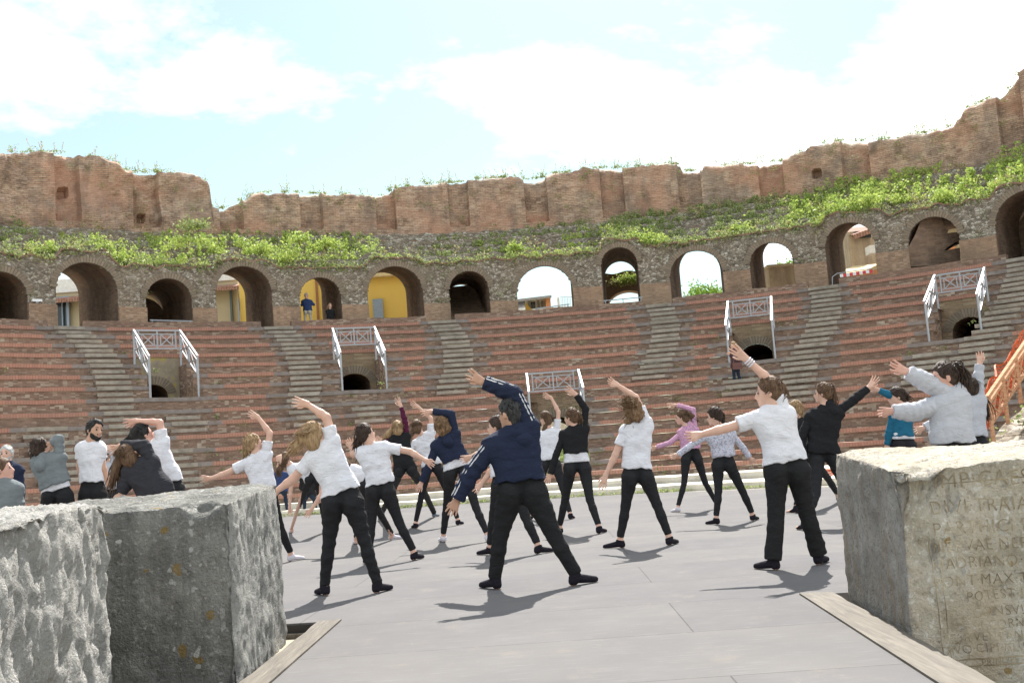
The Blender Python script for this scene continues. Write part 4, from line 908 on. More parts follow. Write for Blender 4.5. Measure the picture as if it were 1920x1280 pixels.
q = MB(); a0 = at(985, 566, 52); a1 = at(985, 590, 52); a2_ = at(1006, 590, 52); q.add([a0, a1, a2_, a0 + [0, 2, 0], a1 + [0, 2, 0], a2_ + [0, 2, 0]], [(0, 1, 2), (0, 2, 5, 3)]); yg = q.build('yellow_gable', M_yel); tag(yg, 'small yellow gable at the foot of the eighth arch', 'gable')
bD = empty('brick_ruin_wall', at(1470, 900, 50), 'pale weathered brick wall seen through the eleventh arch', 'wall')
M_oldw = m_brick('old pale wall', (.5, .4, .29), (.42, .34, .25), (.4, .33, .25), kind='Object', w=.4, h=.12, dark=(.25, .18, .13))
q = MB(); wallbox(q, 1440, 1505, 497, 50, depth=1); q.build('masonry', M_oldw, bD); bpart(bD, 'coping', M_beige, 1438, 1506, 494, 498, 49.9, 1.2)
bE = empty('town_house', at(1630, 900, 54), 'old stone house with tiled roof and white air conditioner box seen through the twelfth arch', 'house')
q = MB(); wallbox(q, 1590, 1662, 432, 54); q.build('wall', M_oldw, bE)
q = MB(); a = at(1600, 440, 53.4); b_ = at(1645, 424, 53.4); q.add([a, b_, b_ + [0, 5, 1.0], a + [0, 5, 1.0], a - [0, 0, .25], b_ - [0, 0, .25]], [(0, 1, 2, 3), (4, 5, 1, 0)]); q.build('roof', M_tiles, bE)
bpart(bE, 'window', M_glass, 1603, 1633, 433, 446, 53.9, .1)
ac = bpart(bE, 'air_conditioner', M_white, 1631, 1652, 459, 474, 52.6, .7); bpart(ac, 'vent_pipe', M_white, 1643, 1647, 448, 459, 52.7, .3)
q = MB(); a = at(1612, 512, 50); b_ = at(1650, 494, 50); q.add([a, b_, b_ + [0, 4, .6], a + [0, 4, .6], a - [0, 0, .15], b_ - [0, 0, .15]], [(0, 1, 2, 3), (4, 5, 1, 0)]); q.build('lower_roof', M_yel2, bE); bpart(bE, 'porch_wall', M_orange, 1615, 1660, 506, 540, 50.5, 3)
bF = empty('ochre_house', at(1790, 900, 54), 'ochre and red house seen through the broken thirteenth arch', 'house')
q = MB(); wallbox(q, 1690, 1860, 422, 54); q.build('wall', M_beige, bF); bpart(bF, 'red_panel', M_orange, 1772, 1791, 448, 470, 53.8, .1); bpart(bF, 'door', M_cream, 1793, 1803, 448, 460, 53.8, .1); 
q = MB(); a = at(1766, 416, 53.2); b_ = at(1850, 408, 53.2); q.add([a, b_, b_ + [0, 4, .5], a + [0, 4, .5], a - [0, 0, .3], b_ - [0, 0, .3]], [(0, 1, 2, 3), (4, 5, 1, 0)]); q.build('roof', M_grey, bF)
# barrier with red and white stripes in the twelfth arch, guard rails in other arches
M_red = m_plain('red reflective stripe', (.62, .05, .05), .5, .4); M_whs = m_plain('white reflective stripe', (.8, .8, .8), .5, .4)
bar = empty('striped_barrier', at(1600, 525, 43.4), 'red and white striped barrier standing in the twelfth arch', 'barrier')
p0, p1 = np.array(pt(R0 + .85, *hit(1575, 517, CX0, CY, R0 + .85))), np.array(pt(R0 + .85, *hit(1636, 508, CX0, CY, R0 + .85)))
for i in range(10):
    q = MB(); a = p0 + (p1 - p0) * i / 10; b_ = p0 + (p1 - p0) * (i + 1) / 10; q.bar(a, b_, .03, .13); q.build('stripe', M_red if i % 2 else M_whs, bar)
q = MB(); q.tube([p0 + [-.35, 0, -.5], p0 + [-.3, 0, -.02], p0 + [-.1, 0, .1], p1 + [0, 0, .1], p1 + [.12, 0, -.5]], .02, 6); q.build('frame', M_metal, bar)
for i, (x0, y0, x1, y1, lab) in enumerate(((281, 600, 361, 602, 'low grey guard rail in the third arch from the left'), (1003, 579, 1068, 570, 'low grey guard rail in the eighth arch, in front of the roof terrace house'), (1131, 564, 1205, 557, 'low grey guard rail under the bridged ninth arch'))):
    ha, hb = hit(x0, y0, CX0, CY, R0 + .85), hit(x1, y1, CX0, CY, R0 + .85); a, b_ = np.array(pt(R0 + .85, *ha)), np.array(pt(R0 + .85, *hb)); gr = empty('guard_rail', a, lab, 'guard rail', 'low guard rails in the arches')
    q = MB(); q.bar(a, b_, .04, .04); q.build('rail', M_metal, gr)
    for u in (.05, .5, .95): q = MB(); p = a + (b_ - a) * u; q.bar(p, p - [0, 0, .7], .035); q.build('post', M_metal, gr)
# ------------------------------------------------------------------ plants
M_lf = m_leaf('fresh weed leaves', (.24, .36, .08), (.52, .6, .16)); M_lf2 = m_leaf('dull grass blades', (.17, .23, .08), (.36, .42, .16)); M_dry = m_leaf('dry stalks', (.28, .26, .12), (.42, .38, .2)); M_flow = m_leaf('pink flowers', (.6, .12, .3), (.7, .25, .4)); M_tree = m_leaf('tree foliage', (.1, .2, .03), (.26, .4, .06)); M_trunk = m_noise('bark', [(.3, (.1, .07, .05)), (.7, (.22, .17, .12))], 8)
def leafmesh(C, size, name, mat, parent=None, asp=1.6, up=.0, rng=RNG):
    n = len(C); size = np.broadcast_to(np.asarray(size, float), (n,))
    a = rng.normal(size=(n, 3)); a[:, 2] += up; a /= np.linalg.norm(a, axis=1)[:, None]
    b = rng.normal(size=(n, 3)); b -= a * np.sum(a * b, 1)[:, None]; b /= np.linalg.norm(b, axis=1)[:, None] + 1e-9
    L = (a * size[:, None] * asp); W = b * size[:, None] * .5
    V = np.stack([C - L * .5, C + W, C + L * .5, C - W], 1).reshape(-1, 3); F = np.arange(4 * n).reshape(n, 4)
    return raw(name, V, F, mat, parent, smooth=False)
def terr(t, a):
    za = np.interp(t, top_t, top_z); zb_ = np.interp(t, ft, fz); q = np.interp(a, [p[0] for p in prof], [p[1] for p in prof]); r = RA + .02 + (RU + .3 - RA) * a
    return np.stack([CX0 + r * np.sin(t), CY + r * np.cos(t), za + (zb_ - za) * q], -1)
thx = lambda x, y=470: hit(x, y, CX0, CY, RA + 1)[0]
def clumps(n, t0, t1, a0, a1, rad, h, leaves, size, pw=1.0, dens=None, seed=1, rng=None):
    rng = rng or np.random.default_rng(seed); t = rng.uniform(t0, t1, n * 3); a = rng.uniform(a0, a1, n * 3)
    keep = vnoise(np.stack([t * 14, a * 2.2, t * 0 + seed], -1), seed) > (0.0 if dens is None else dens); t, a = t[keep][:n], a[keep][:n]
    C = terr(t, a); out = []; sz = []
    for c in C:
        k = int(leaves * rng.uniform(.4, 1.5)); hh = h * rng.uniform(.4, 1.7); rr = rad * rng.uniform(.25, .95)
        p = rng.normal(size=(k, 3)) * [rr * .5, rr * .5, 0]; u = rng.uniform(0, 1, k) ** .8; p[:, :2] *= (1 - .45 * u)[:, None]; p[:, 2] = u * hh; out.append(c + p); sz.append(np.full(k, size) * rng.uniform(.6, 1.3, k))
    return np.concatenate(out), np.concatenate(sz)
# low growth: ground cover that nobody could count
spec = [(130, thx(-60), thx(420), 0.05, .95, .35, .3, 26, .06, M_lf2, .1, 2), (220, thx(200), thx(720), .02, .75, .32, .36, 40, .07, M_lf, .12, 3), (620, thx(380), thx(1250), .1, 1, .3, .2, 30, .05, M_lf2, -.3, 4), (260, thx(700), thx(1250), .02, .7, .2, .2, 22, .06, M_lf, 0, 5),
        (760, thx(1150), thx(1640, 420), .05, 1, .32, .25, 34, .055, M_lf2, -.35, 6), (420, thx(1180), thx(1640, 420), 0, .7, .33, .3, 40, .065, M_lf, -.1, 7), (400, thx(1480, 430), thx(1960, 380), 0.05, 1, .4, .42, 46, .075, M_lf, -.2, 8), (120, thx(-60), thx(260), .15, .9, .28, .3, 28, .06, M_lf, .25, 9)]
spec += [(260, thx(-60), thx(1250), .05, 1, .3, .3, 16, .06, M_dry, -.1, 12), (220, thx(1150), thx(1960, 380), .05, 1, .35, .4, 18, .065, M_dry, -.2, 13)]
for (n, a, b, a0, a1, rad, h, lv, sz, m_, dn, sd_) in spec:
    C, S_ = clumps(int(n * (.8 if m_ is M_lf else .95)), a, b, a0, a1, rad, h, lv, sz, dens=dn, seed=sd_); o = leafmesh(C, S_, 'weeds', m_, up=.6); tag(o, kind='stuff')
# grass hanging over the arcade edge and growing on piers and seats
rng = np.random.default_rng(33); t = rng.uniform(thx(-40), thx(1960, 380), 420); C = np.stack([CX0 + (RA - .03) * np.sin(t), CY + (RA - .03) * np.cos(t), np.interp(t, top_t, top_z)], -1)
C = np.repeat(C, 12, 0) + rng.normal(size=(420 * 12, 3)) * [.12, .06, .12]; o = leafmesh(C, .06, 'weeds', M_lf2, up=.3); tag(o, kind='stuff')
t = rng.uniform(TH0 * .8, TH1 * .8, 150); C = []
for i, tt in enumerate(t):
    k = rng.integers(2, 16); R = rowR(k) ; c = np.array(pt(R + rng.uniform(-.05, .0), tt, rowZ(k + 1) + rng.uniform(0, .28))); C.append(c + rng.normal(size=(16, 3)) * [.11, .05, .06])
o = leafmesh(np.concatenate(C), .045, 'weeds', M_lf2, up=.3); tag(o, kind='stuff')
C = []
for tt in rng.uniform(-.95, .9, 150): c = np.array(pt(RB - .1, tt, 0)); C.append(c + rng.normal(size=(22, 3)) * [.12, .05, .0] + [0, 0, 1] * rng.uniform(0, .07, (22, 1)))
o = leafmesh(np.concatenate(C), .03, 'weeds', M_lf2, up=.8); tag(o, kind='stuff')
# along the crest of the ruined wall
C = []; D2 = []; D3 = []
for tt in rng.uniform(thx(-60), thx(1960, 380), 260):
    r = RU + .6; z_ = np.interp(tt, ct, cz) + .08; c = np.array([CX0 + r * sin(tt), CY + r * cos(tt), z_]); hh = rng.uniform(.05, .45) * (1 if rng.uniform() < .35 else .35)
    k = 24; u = rng.uniform(0, 1, k); C.append(c + np.stack([rng.normal(size=k) * .1 * (.4 + u), rng.normal(size=k) * .1, u * hh], -1))
    if rng.uniform() < .45: u = np.linspace(0, 1, 14); D2.append(c + np.stack([u * rng.normal() * .12 + rng.normal(size=14) * .02, u * rng.normal() * .1, u * (hh + .35)], -1))
    if rng.uniform() < .12: D3.append(c + rng.normal(size=(5, 3)) * [.15, .1, .08])
o = leafmesh(np.concatenate(C), .05, 'weeds', M_lf2, up=.8); tag(o, kind='stuff'); o = leafmesh(np.concatenate(D2), .045, 'weeds', M_dry, up=2.5); tag(o, kind='stuff'); o = leafmesh(np.concatenate(D3), .05, 'wall_flowers', M_flow); tag(o, kind='stuff')
# plants rooted in the face of the ruined wall and the arcade
C = []
for i in range(90):
    tt = rng.uniform(thx(-40), thx(1940, 380)); z_ = np.interp(tt, ft, fz) + rng.uniform(.05, .95) * (np.interp(tt, ct, cz) - np.interp(tt, ft, fz)); k = 20; C.append(np.array([CX0 + RU * sin(tt), CY + RU * cos(tt) - .05, z_]) + rng.normal(size=(k, 3)) * [.14, .04, .1])
for i in range(70):
    tt = rng.uniform(thx(-40), thx(1940, 380)); z_ = np.interp(tt, top_t, top_z) - rng.uniform(.1, 1.7)
    if arch_h(tt) is None or z_ > arch_h(tt) + .1: C.append(np.array([CX0 + RA * sin(tt), CY + RA * cos(tt) - .03, z_]) + rng.normal(size=(18, 3)) * [.12, .04, .1])
o = leafmesh(np.concatenate(C), .045, 'weeds', M_lf2, up=.3); tag(o, kind='stuff')
# single bushes that stand out
BUSH = [(78, 458, .62, 'round bright green bush near the left end of the terrace'), (196, 462, .4, 'small round bush on the terrace above the second arch'), (232, 484, .55, 'yellow green bush at the terrace edge right of the second arch'), (280, 485, .75, 'wide bright bush above the third arch'), (350, 450, .9, 'tall bush below the end of the left bastion'),
        (335, 490, .6, 'low leafy bush between the third and fourth arches'), (368, 418, .7, 'grey green spiky bush at the foot of the left bastion'), (490, 462, .7, 'bright bush above the right side of the fourth arch'), (540, 478, .85, 'broad yellow green bush between the fourth and fifth arches'), (563, 446, .6, 'bright bush on the upper terrace above the fifth arch'), (610, 452, .7, 'tall leafy bush above the fifth arch'),
        (965, 462, .42, 'small lime green bush above the eighth arch'), (1215, 440, .5, 'pale grassy bush right of the bridged ninth arch'), (1390, 425, .75, 'bright green bush above the tenth arch'), (1480, 425, .6, 'lime green bush above the eleventh arch'), (1600, 380, .95, 'large bright bush above the twelfth arch'), (1670, 372, .9, 'wide grassy bush right of the twelfth arch'), (1700, 400, .55, 'bush hanging over the wall left of the thirteenth arch'), (1790, 360, .9, 'broad bright bush above the thirteenth arch'), (1880, 345, .7, 'bush at the right end of the terrace')]
for (x, y, sz, lab) in BUSH:
    tt, z_ = hit(x, y, CX0, CY, RA + .8); c = np.array([CX0 + (RA + .8) * sin(tt), CY + (RA + .8) * cos(tt), z_ - sz * .3]); root = empty('bush', c, lab, 'bush', 'bushes on the terrace'); k = int(700 * sz); cc = []
    nb = 6
    for j in range(nb):
        o_ = rng.normal(size=3) * [sz * .45, sz * .25, sz * .12]; kk = k // nb; p = rng.normal(size=(kk, 3)) * [sz * .2, sz * .16, sz * .2]; p[:, 2] = np.abs(p[:, 2]) * 1.3; cc.append(c + o_ + p)
    leafmesh(np.concatenate(cc), .07 * rng.uniform(.6, 1.3, sum(map(len, cc))), 'foliage', M_lf if 'grey' not in lab else M_lf2, root, up=.5)
    q = MB()
    for j in range(5): q.tube([c - [0, 0, .2], c + rng.normal(size=3) * [sz * .2, .1, .02] + [0, 0, sz * .3]], [.015, .005], 4)
    q.build('stem', M_trunk, root)
# trees behind the arches
def tree(x, y, D, w, h, lab):
    base = at(x, y, D); root = empty('tree', (base[0], D, -.1), lab, 'tree', 'trees beyond the arcade'); q = MB(); top = at(x, y, D)
    q.tube([(base[0], D, -.1), (base[0] + .1, D, base[2] * .6), (base[0], D, base[2] - h * .4)], [.25, .16, .1], 7)
    for j in range(6): q.tube([(base[0], D, base[2] - h * .5), (base[0] + rng.normal() * w * .3, D + rng.normal() * .5, base[2] - h * .1 + rng.normal() * .2)], [.08, .02], 5)
    q.build('trunk', M_trunk, root); cc = []
    for j in range(26): o_ = rng.normal(size=3) * [w * .3, .7, h * .26]; cc.append(np.array([base[0], D, base[2] - h * .35]) + o_ + rng.normal(size=(110, 3)) * [.28, .28, .22])
    leafmesh(np.concatenate(cc), .1, 'crown', M_tree, root)
tree(1310, 552, 56, 1.3, 1.2, 'dark green tree at the left of the tenth arch opening'); tree(1342, 557, 58, 1.5, .9, 'lighter green tree at the right of the tenth arch opening'); tree(1484, 508, 54, .9, .8, 'green tree top behind the pale wall in the eleventh arch')
# plants on the bridge and inside the middle doorway
C = onr(AR[8][0], .35, zA - .38, 5.2) + rng.normal(size=(420, 3)) * [.35, .12, .13]; o = leafmesh(C, .07, 'weeds', M_lf, up=.4); tag(o, kind='stuff')
C = onr(AR[8][0], -.1, zA - .55, 5.3) + rng.normal(size=(300, 3)) * [.5, .1, .07]; o = leafmesh(C, .07, 'weeds', M_dry, up=.4); tag(o, kind='stuff')
C = onr(AR[8][0], 0, zB - .12, 5.3) + rng.normal(size=(900, 3)) * [.8, .12, .14]; o = leafmesh(C, .06, 'weeds', M_lf2, up=.4); tag(o, kind='stuff')
R_ = rowR(8); tc_ = VTH[2]; base = np.array(pt(R_, tc_, rowZ(14)))
M_bank = m_noise('grassy bank', [(.3, (.1, .15, .03)), (.6, (.24, .36, .06)), (.8, (.34, .46, .1))], 3, 6, .6, bump=.1, bsc=6)
q = MB(); q.add([(base[0] - 4, 47.0, -.1), (base[0] + 4, 47.0, -.1), (base[0] + 4, 50, base[2] + 1.4), (base[0] - 4, 50, base[2] + 1.4)], [(0, 1, 2, 3)]); o = q.build('grassy_bank', M_bank); tag(o, kind='structure')
# mound of stones and plants at the far right, with the wooden stair and its orange netting
M_mound = m_rubble('loose stones', 5, .9)
MN = 60; U, Vv = np.meshgrid(np.linspace(0, 1, MN), np.linspace(0, 1, MN), indexing='ij'); cM = at(1935, 840, 22)
X = cM[0] - 1.5 + U * 9; Y = 19 + Vv * 5; base_ = np.clip(U * 4.5, 0, 1) ** .7 * (1.9 - .35 * np.abs(Vv - .5) * 4); P = np.stack([X, Y, base_], -1)
win = np.clip(U * 5, 0, 1) * np.clip((1 - U) * 5, 0, 1) * np.clip(Vv * 5, 0, 1) * np.clip((1 - Vv) * 5, 0, 1); P[..., 2] = P[..., 2] * np.maximum(win, 0) ** .6 + .22 * fbm(P, 1.6, 4, 5) * win - .13
I = np.arange(MN - 1)[:, None] * MN + np.arange(MN - 1)[None, :]
mo = raw('overgrown_rubble_mound', P.reshape(-1, 3), np.stack([I, I + MN, I + MN + 1, I + 1], -1).reshape(-1, 4), M_mound, uv=P.reshape(-1, 3)[:, [0, 2]]); tag(mo, 'mound of loose stones and weeds at the right edge behind the cream block', 'mound')
pp = P.reshape(-1, 3); sel = rng.integers(0, len(pp), 420); C = np.repeat(pp[sel], 10, 0) + rng.normal(size=(4200, 3)) * [.14, .14, .06]; o = leafmesh(C, .06, 'weeds', M_lf2, up=.4); tag(o, kind='stuff')
M_net = m_plain('orange plastic netting', (.55, .13, .05), .6, .2, .08); M_timber = m_noise('sunlit timber', [(.3, (.4, .19, .1)), (.7, (.66, .38, .22))], 5, 5, .6, scale=(1, 1, 6))  # orange of the light on the rail is put into the timber colour
rw_ = empty('wooden_stair_rail', at(1850, 820, 21), 'timber stair railing wrapped in orange plastic netting at the right edge', 'stair railing')
p0, p1 = at(1853, 742, 21.0), at(1950, 602, 23.0)
LL = lambda u, dz: p0 + (p1 - p0) * u - np.array([0, 0, dz])
q = MB(); q.bar(LL(-.02, 0), LL(1, 0), .07); q.build('handrail', M_timber, rw_)
q = MB(); q.bar(LL(.0, .52), LL(1, .52), .06); q.bar(LL(0, .13), LL(1, .13), .05); q.build('lower_rail', M_timber, rw_)
for u in (0, .25, .5, .75, 1): q = MB(); q.bar(LL(u, -.02), LL(u, 1.05 if u == 0 else .95), .06); q.build('post', M_timber, rw_)
q = MB()
for u in np.arange(0, 1, .125): q.bar(LL(u, .14), LL(u + .125, .52), .03); q.bar(LL(u + .125, .14), LL(u, .52), .03)
q.build('lattice', M_timber, rw_)
q = MB(); nu, nv = 46, 13
G = [[LL(-.12 + u / nu * 1.1, .0 + .75 * v / nv + .05 * sin(u * .9 + v * .5)) + np.array([-.05 * sin(v * .8 + u * .4) - .03, .28 + .08 * sin(u * .7), 0.05]) for v in range(nv + 1)] for u in range(nu + 1)]
for u in range(nu + 1): q.tube([G[u][v] for v in range(nv + 1)], .011, 3, cap=False)
for v in range(nv + 1): q.tube([G[u][v] for u in range(nu + 1)], .011 if v % 3 else .02, 3, cap=False)
q.build('netting', M_net, rw_)
# slab treads beside it and netting lying on the floor by the stage
nf = empty('fallen_netting', gnd(1590, 882, 0.0), 'crumpled orange netting with a pale pipe lying on the floor behind the cream block', 'netting')
q = MB(); g0 = gnd(1540, 905, .0)
for i in range(26):
    u = i / 25; a = at(1545 + u * 90, 898 - u * 22 + 5 * sin(i), 26 - u * 1); q.tube([a + [0, 0, -.02 + .0 * i], a + [.05, .1, .1 + .06 * sin(i * 1.3)], a + [.1, .25, .05]], .014, 3, cap=False)
for j in range(7): q.tube([at(1545 + u * 90, 900 - j * 3.2 - u * 20 + 2 * sin(u * 9 + j), 26 - u) for u in np.linspace(0, 1, 14)], .014, 3, cap=False)
q.build('net', M_net, nf); q = MB(); q.tube([at(1560, 897, 25.6), at(1622, 876, 25.0)], .03, 8); q.build('pipe', M_white, nf)
# ------------------------------------------------------------------ figures: implicit surfaces meshed with surface nets
class Field:
    def __init__(s, lo, hi, h):
        s.h = h; s.lo = np.array(lo, float); s.n = np.ceil((np.array(hi) - s.lo) / h).astype(int) + 1
        s.F = np.full(s.n, 1.0, np.float32); s.ax = [s.lo[i] + np.arange(s.n[i]) * h for i in range(3)]
    def blk(s, lo, hi):
        a = np.maximum(0, np.floor((lo - s.lo) / s.h).astype(int)); b = np.minimum(s.n, np.ceil((hi - s.lo) / s.h).astype(int) + 1)
        if np.any(b <= a): return None, None
        sl = tuple(slice(a[i], b[i]) for i in range(3)); G = np.meshgrid(*[s.ax[i][sl[i]] for i in range(3)], indexing='ij'); return sl, G
    def put(s, sl, d, k):
        f = s.F[sl]
        if k <= 0: s.F[sl] = np.minimum(f, d); return
        h = np.clip(.5 + .5 * (f - d) / k, 0, 1); s.F[sl] = f * (1 - h) + d * h - k * h * (1 - h)
    def cone(s, a, b, ra, rb, k=.03, flat=1.0):      # tapered capsule, flattened along y
        a, b = np.array(a, float), np.array(b, float); m = max(ra, rb) + k + .03
        sl, G = s.blk(np.minimum(a, b) - m, np.maximum(a, b) + m)
        if sl is None: return
        fy = flat; d = b - a; d2 = d * [1, fy, 1]; L2 = d2 @ d2 + 1e-12
        px, py, pz_ = G[0] - a[0], (G[1] - a[1]) * fy, G[2] - a[2]
        t = np.clip((px * d2[0] + py * d2[1] + pz_ * d2[2]) / L2, 0, 1)
        q = np.sqrt((px - t * d2[0]) ** 2 + (py - t * d2[1]) ** 2 + (pz_ - t * d2[2]) ** 2) - (ra + (rb - ra) * t)
        s.put(sl, (q / (1 + (fy - 1) * .4)).astype(np.float32), k)
    def ell(s, c, r, k=.02, M=None):
        c = np.array(c, float); r = np.array(r, float); m = r.max() + k + .03; sl, G = s.blk(c - m, c + m)
        if sl is None: return
        P = np.stack([G[0] - c[0], G[1] - c[1], G[2] - c[2]], -1)
        if M is not None: P = P @ M
        q = np.sqrt(((P / r) ** 2).sum(-1)); g = np.sqrt(((P / r ** 2) ** 2).sum(-1)) + 1e-6
        s.put(sl, (q * (q - 1) / g).astype(np.float32), k)
    def cut(s, p, nrm, k=0):                          # remove the side the normal points to
        p = np.array(p, float); nrm = np.array(nrm, float); nrm /= np.linalg.norm(nrm)
        G = np.meshgrid(*s.ax, indexing='ij', sparse=True); d = (G[0] - p[0]) * nrm[0] + (G[1] - p[1]) * nrm[1] + (G[2] - p[2]) * nrm[2] + k * (np.sin(G[0] * 31 + p[0] * 9) + .6 * np.sin(G[0] * 67 + G[1] * 30))
        s.F = np.maximum(s.F, d.astype(np.float32))
    def wrinkle(s, amp, seed, wl=.11, dirs=None):
        rg = np.random.default_rng(seed); idx = np.where(np.abs(s.F) < .05)
        P = np.stack([s.ax[i][idx[i]] for i in range(3)], -1)
        w = vnoise(P * [5, 5, 7], seed) * .6
        if dirs is None: dirs = [rg.normal(size=3) * [.7, .4, 1.4] for _ in range(4)]
        f = 0
        for j, d in enumerate(dirs):
            d = np.array(d, float); d /= np.linalg.norm(d); ph = P @ d * 2 * pi / (wl * (1 + .35 * j)) + 3.2 * w + rg.uniform(0, 6); f = f + (np.abs(np.sin(ph * .5)) - .64) * (.5 + .5 * vnoise(P * 4 + j * 9, seed + j))
        s.F[idx] += (f * amp / len(dirs) * 1.6).astype(np.float32)
    def rough(s, amp, sc, seed):
        idx = np.where(np.abs(s.F) < .06); P = np.stack([s.ax[i][idx[i]] for i in range(3)], -1); s.F[idx] += (amp * fbm(P * sc, 1, 3, seed)).astype(np.float32)
    def mesh(s):
        F = s.F; ins = F < 0; n = np.array(F.shape) - 1
        cnt = np.zeros(n, np.int8)
        for dx in (0, 1):
            for dy in (0, 1):
                for dz in (0, 1): cnt += ins[dx:dx + n[0], dy:dy + n[1], dz:dz + n[2]]
        I = np.argwhere((cnt > 0) & (cnt < 8)); 
        if len(I) == 0: return np.zeros((0, 3)), np.zeros((0, 4), int)
        idm = np.full(n, -1, np.int64); idm[tuple(I.T)] = np.arange(len(I))
        acc = np.zeros((len(I), 3)); c = np.zeros(len(I))
        E = []
        for ax in range(3):
            o = [i for i in range(3) if i != ax]
            for u in (0, 1):
                for v in (0, 1):
                    a = [0, 0, 0]; a[o[0]] = u; a[o[1]] = v; b = list(a); b[ax] = 1
                    fa = F[I[:, 0] + a[0], I[:, 1] + a[1], I[:, 2] + a[2]]; fb = F[I[:, 0] + b[0], I[:, 1] + b[1], I[:, 2] + b[2]]
                    m = (fa < 0) != (fb < 0); t = np.where(m, fa / np.where(m, fa - fb, 1), 0)
                    for i in range(3): acc[:, i] += np.where(m, a[i] + (b[i] - a[i]) * t, 0)
                    c += m
        V = s.lo + (I + acc / c[:, None]) * s.h
        Q = []
        for ax in range(3):
            o = [(ax + 1) % 3, (ax + 2) % 3]
            sa = [slice(None)] * 3; sb = [slice(None)] * 3; sa[ax] = slice(0, -1); sb[ax] = slice(1, None)
            A, B = ins[tuple(sa)], ins[tuple(sb)]; X = np.argwhere(A != B)
            ok = (X[:, o[0]] > 0) & (X[:, o[1]] > 0) & (X[:, o[0]] < n[o[0]]) & (X[:, o[1]] < n[o[1]]) & (X[:, ax] < n[ax]); X = X[ok]
            flip = A[tuple(X.T)]; e0 = np.zeros(3, int); e0[o[0]] = 1; e1 = np.zeros(3, int); e1[o[1]] = 1
            q = np.stack([idm[tuple((X - e0 - e1).T)], idm[tuple((X - e1).T)], idm[tuple(X.T)], idm[tuple((X - e0).T)]], -1)
            q[~flip] = q[~flip][:, ::-1]; Q.append(q)
        Q = np.concatenate(Q); Q = Q[(Q >= 0).all(1)]; return V, Q
def tubes(mb_list, pts, rad, n=5):
    mb = MB(); mb.tube(pts, rad, n); V = np.concatenate(mb.v); F4 = [f for f in mb.f if len(f) == 4]
    mb_list.append((V, np.array(F4)))
def merge(parts):
    V = []; F = []; b = 0
    for v, f in parts:
        if len(v) == 0 or len(f) == 0: continue
        V.append(v); F.append(np.asarray(f) + b); b += len(v)
    return np.concatenate(V), np.concatenate(F)
def lp(a, b, t): return np.array(a) + (np.array(b) - np.array(a)) * t
def unit(v): v = np.array(v, float); return v / (np.linalg.norm(v) + 1e-9)

C_tee = m_cloth('white cotton tee', (.66, .66, .7)); C_black = m_cloth('black leggings', (.02, .02, .022), .75); C_pants = m_cloth('black jersey trousers', (.02, .02, .021), .9)
C_navy = m_cloth('navy sweat fabric', (.02, .026, .05), .9); C_bhood = m_cloth('black sweat fabric', (.018, .018, .02), .92); C_char = m_cloth('charcoal fabric', (.035, .035, .042), .85)
C_grey = m_cloth('grey marl fabric', (.17, .19, .2), .92); C_lgrey = m_cloth('light grey marl fabric', (.42, .43, .47), .92); C_pink = m_cloth('pink fabric', (.55, .3, .43), .9, ((.35, .22, .33), 40)); C_flor = m_cloth('white floral fabric', (.5, .5, .57), .9, ((.28, .28, .34), 45))
C_teal = m_cloth('teal knit', (.02, .12, .2), .9); C_maroon = m_cloth('maroon fabric', (.08, .015, .04), .85); C_wsock = m_cloth('white sock', (.6, .57, .62)); C_bsock = m_cloth('black sock', (.018, .016, .022)); C_gsock = m_cloth('grey sock', (.16, .18, .22)); C_strp = m_cloth('white stripe', (.6, .6, .62)); C_kh = m_cloth('pale trousers', (.45, .42, .36)); C_blue = m_cloth('blue jacket', (.03, .05, .13)); C_jean = m_cloth('dark jeans', (.02, .03, .05)); C_brown = m_cloth('brown coat', (.07, .04, .045)); C_bag = m_plain('brown leather', (.1, .035, .03), .45, .5); C_phone = m_plain('white phone', (.6, .6, .6), .4, .5)
S1 = m_skin('fair skin', (.62, .40, .31)); S2 = m_skin('tan skin', (.5, .30, .21)); S3 = m_skin('rosy skin', (.6, .36, .29))
H_db = m_hair('dark brown hair', (.018, .011, .008), (.06, .038, .028)); H_br = m_hair('brown hair', (.05, .028, .017), (.16, .095, .055)); H_bl = m_hair('dark blond hair', (.17, .1, .05), (.42, .29, .16)); H_bk = m_hair('black hair', (.007, .006, .006), (.03, .027, .027)); H_cu = m_hair('curly brown hair', (.07, .04, .02), (.25, .15, .08)); H_gy = m_hair('grey hair', (.3, .3, .3), (.55, .55, .54)); H_sp = m_hair('greying black hair', (.012, .012, .012), (.06, .06, .06))
B_grn = m_plain('green hair tie', (.1, .6, .15)); B_red = m_plain('red hair tie', (.6, .03, .05)); B_blk = m_plain('black hair tie', (.01, .01, .01)); B_blu = m_plain('blue hair tie', (.05, .12, .5)); B_wht = m_plain('white wrist band', (.6, .6, .65)); M_eye = m_plain('dark eye', (.02, .015, .012), .2, .5); M_lip = m_plain('lips', (.4, .15, .13), .5, .3); M_glasses = m_plain('spectacle frame', (.03, .03, .03), .3, .5)
DANCERS = 'dancers bending sideways on the stage'
def W(p, D):
    if len(p) == 3: return at(p[0], p[1], D + p[2])
    return at(p[0], p[1], D)
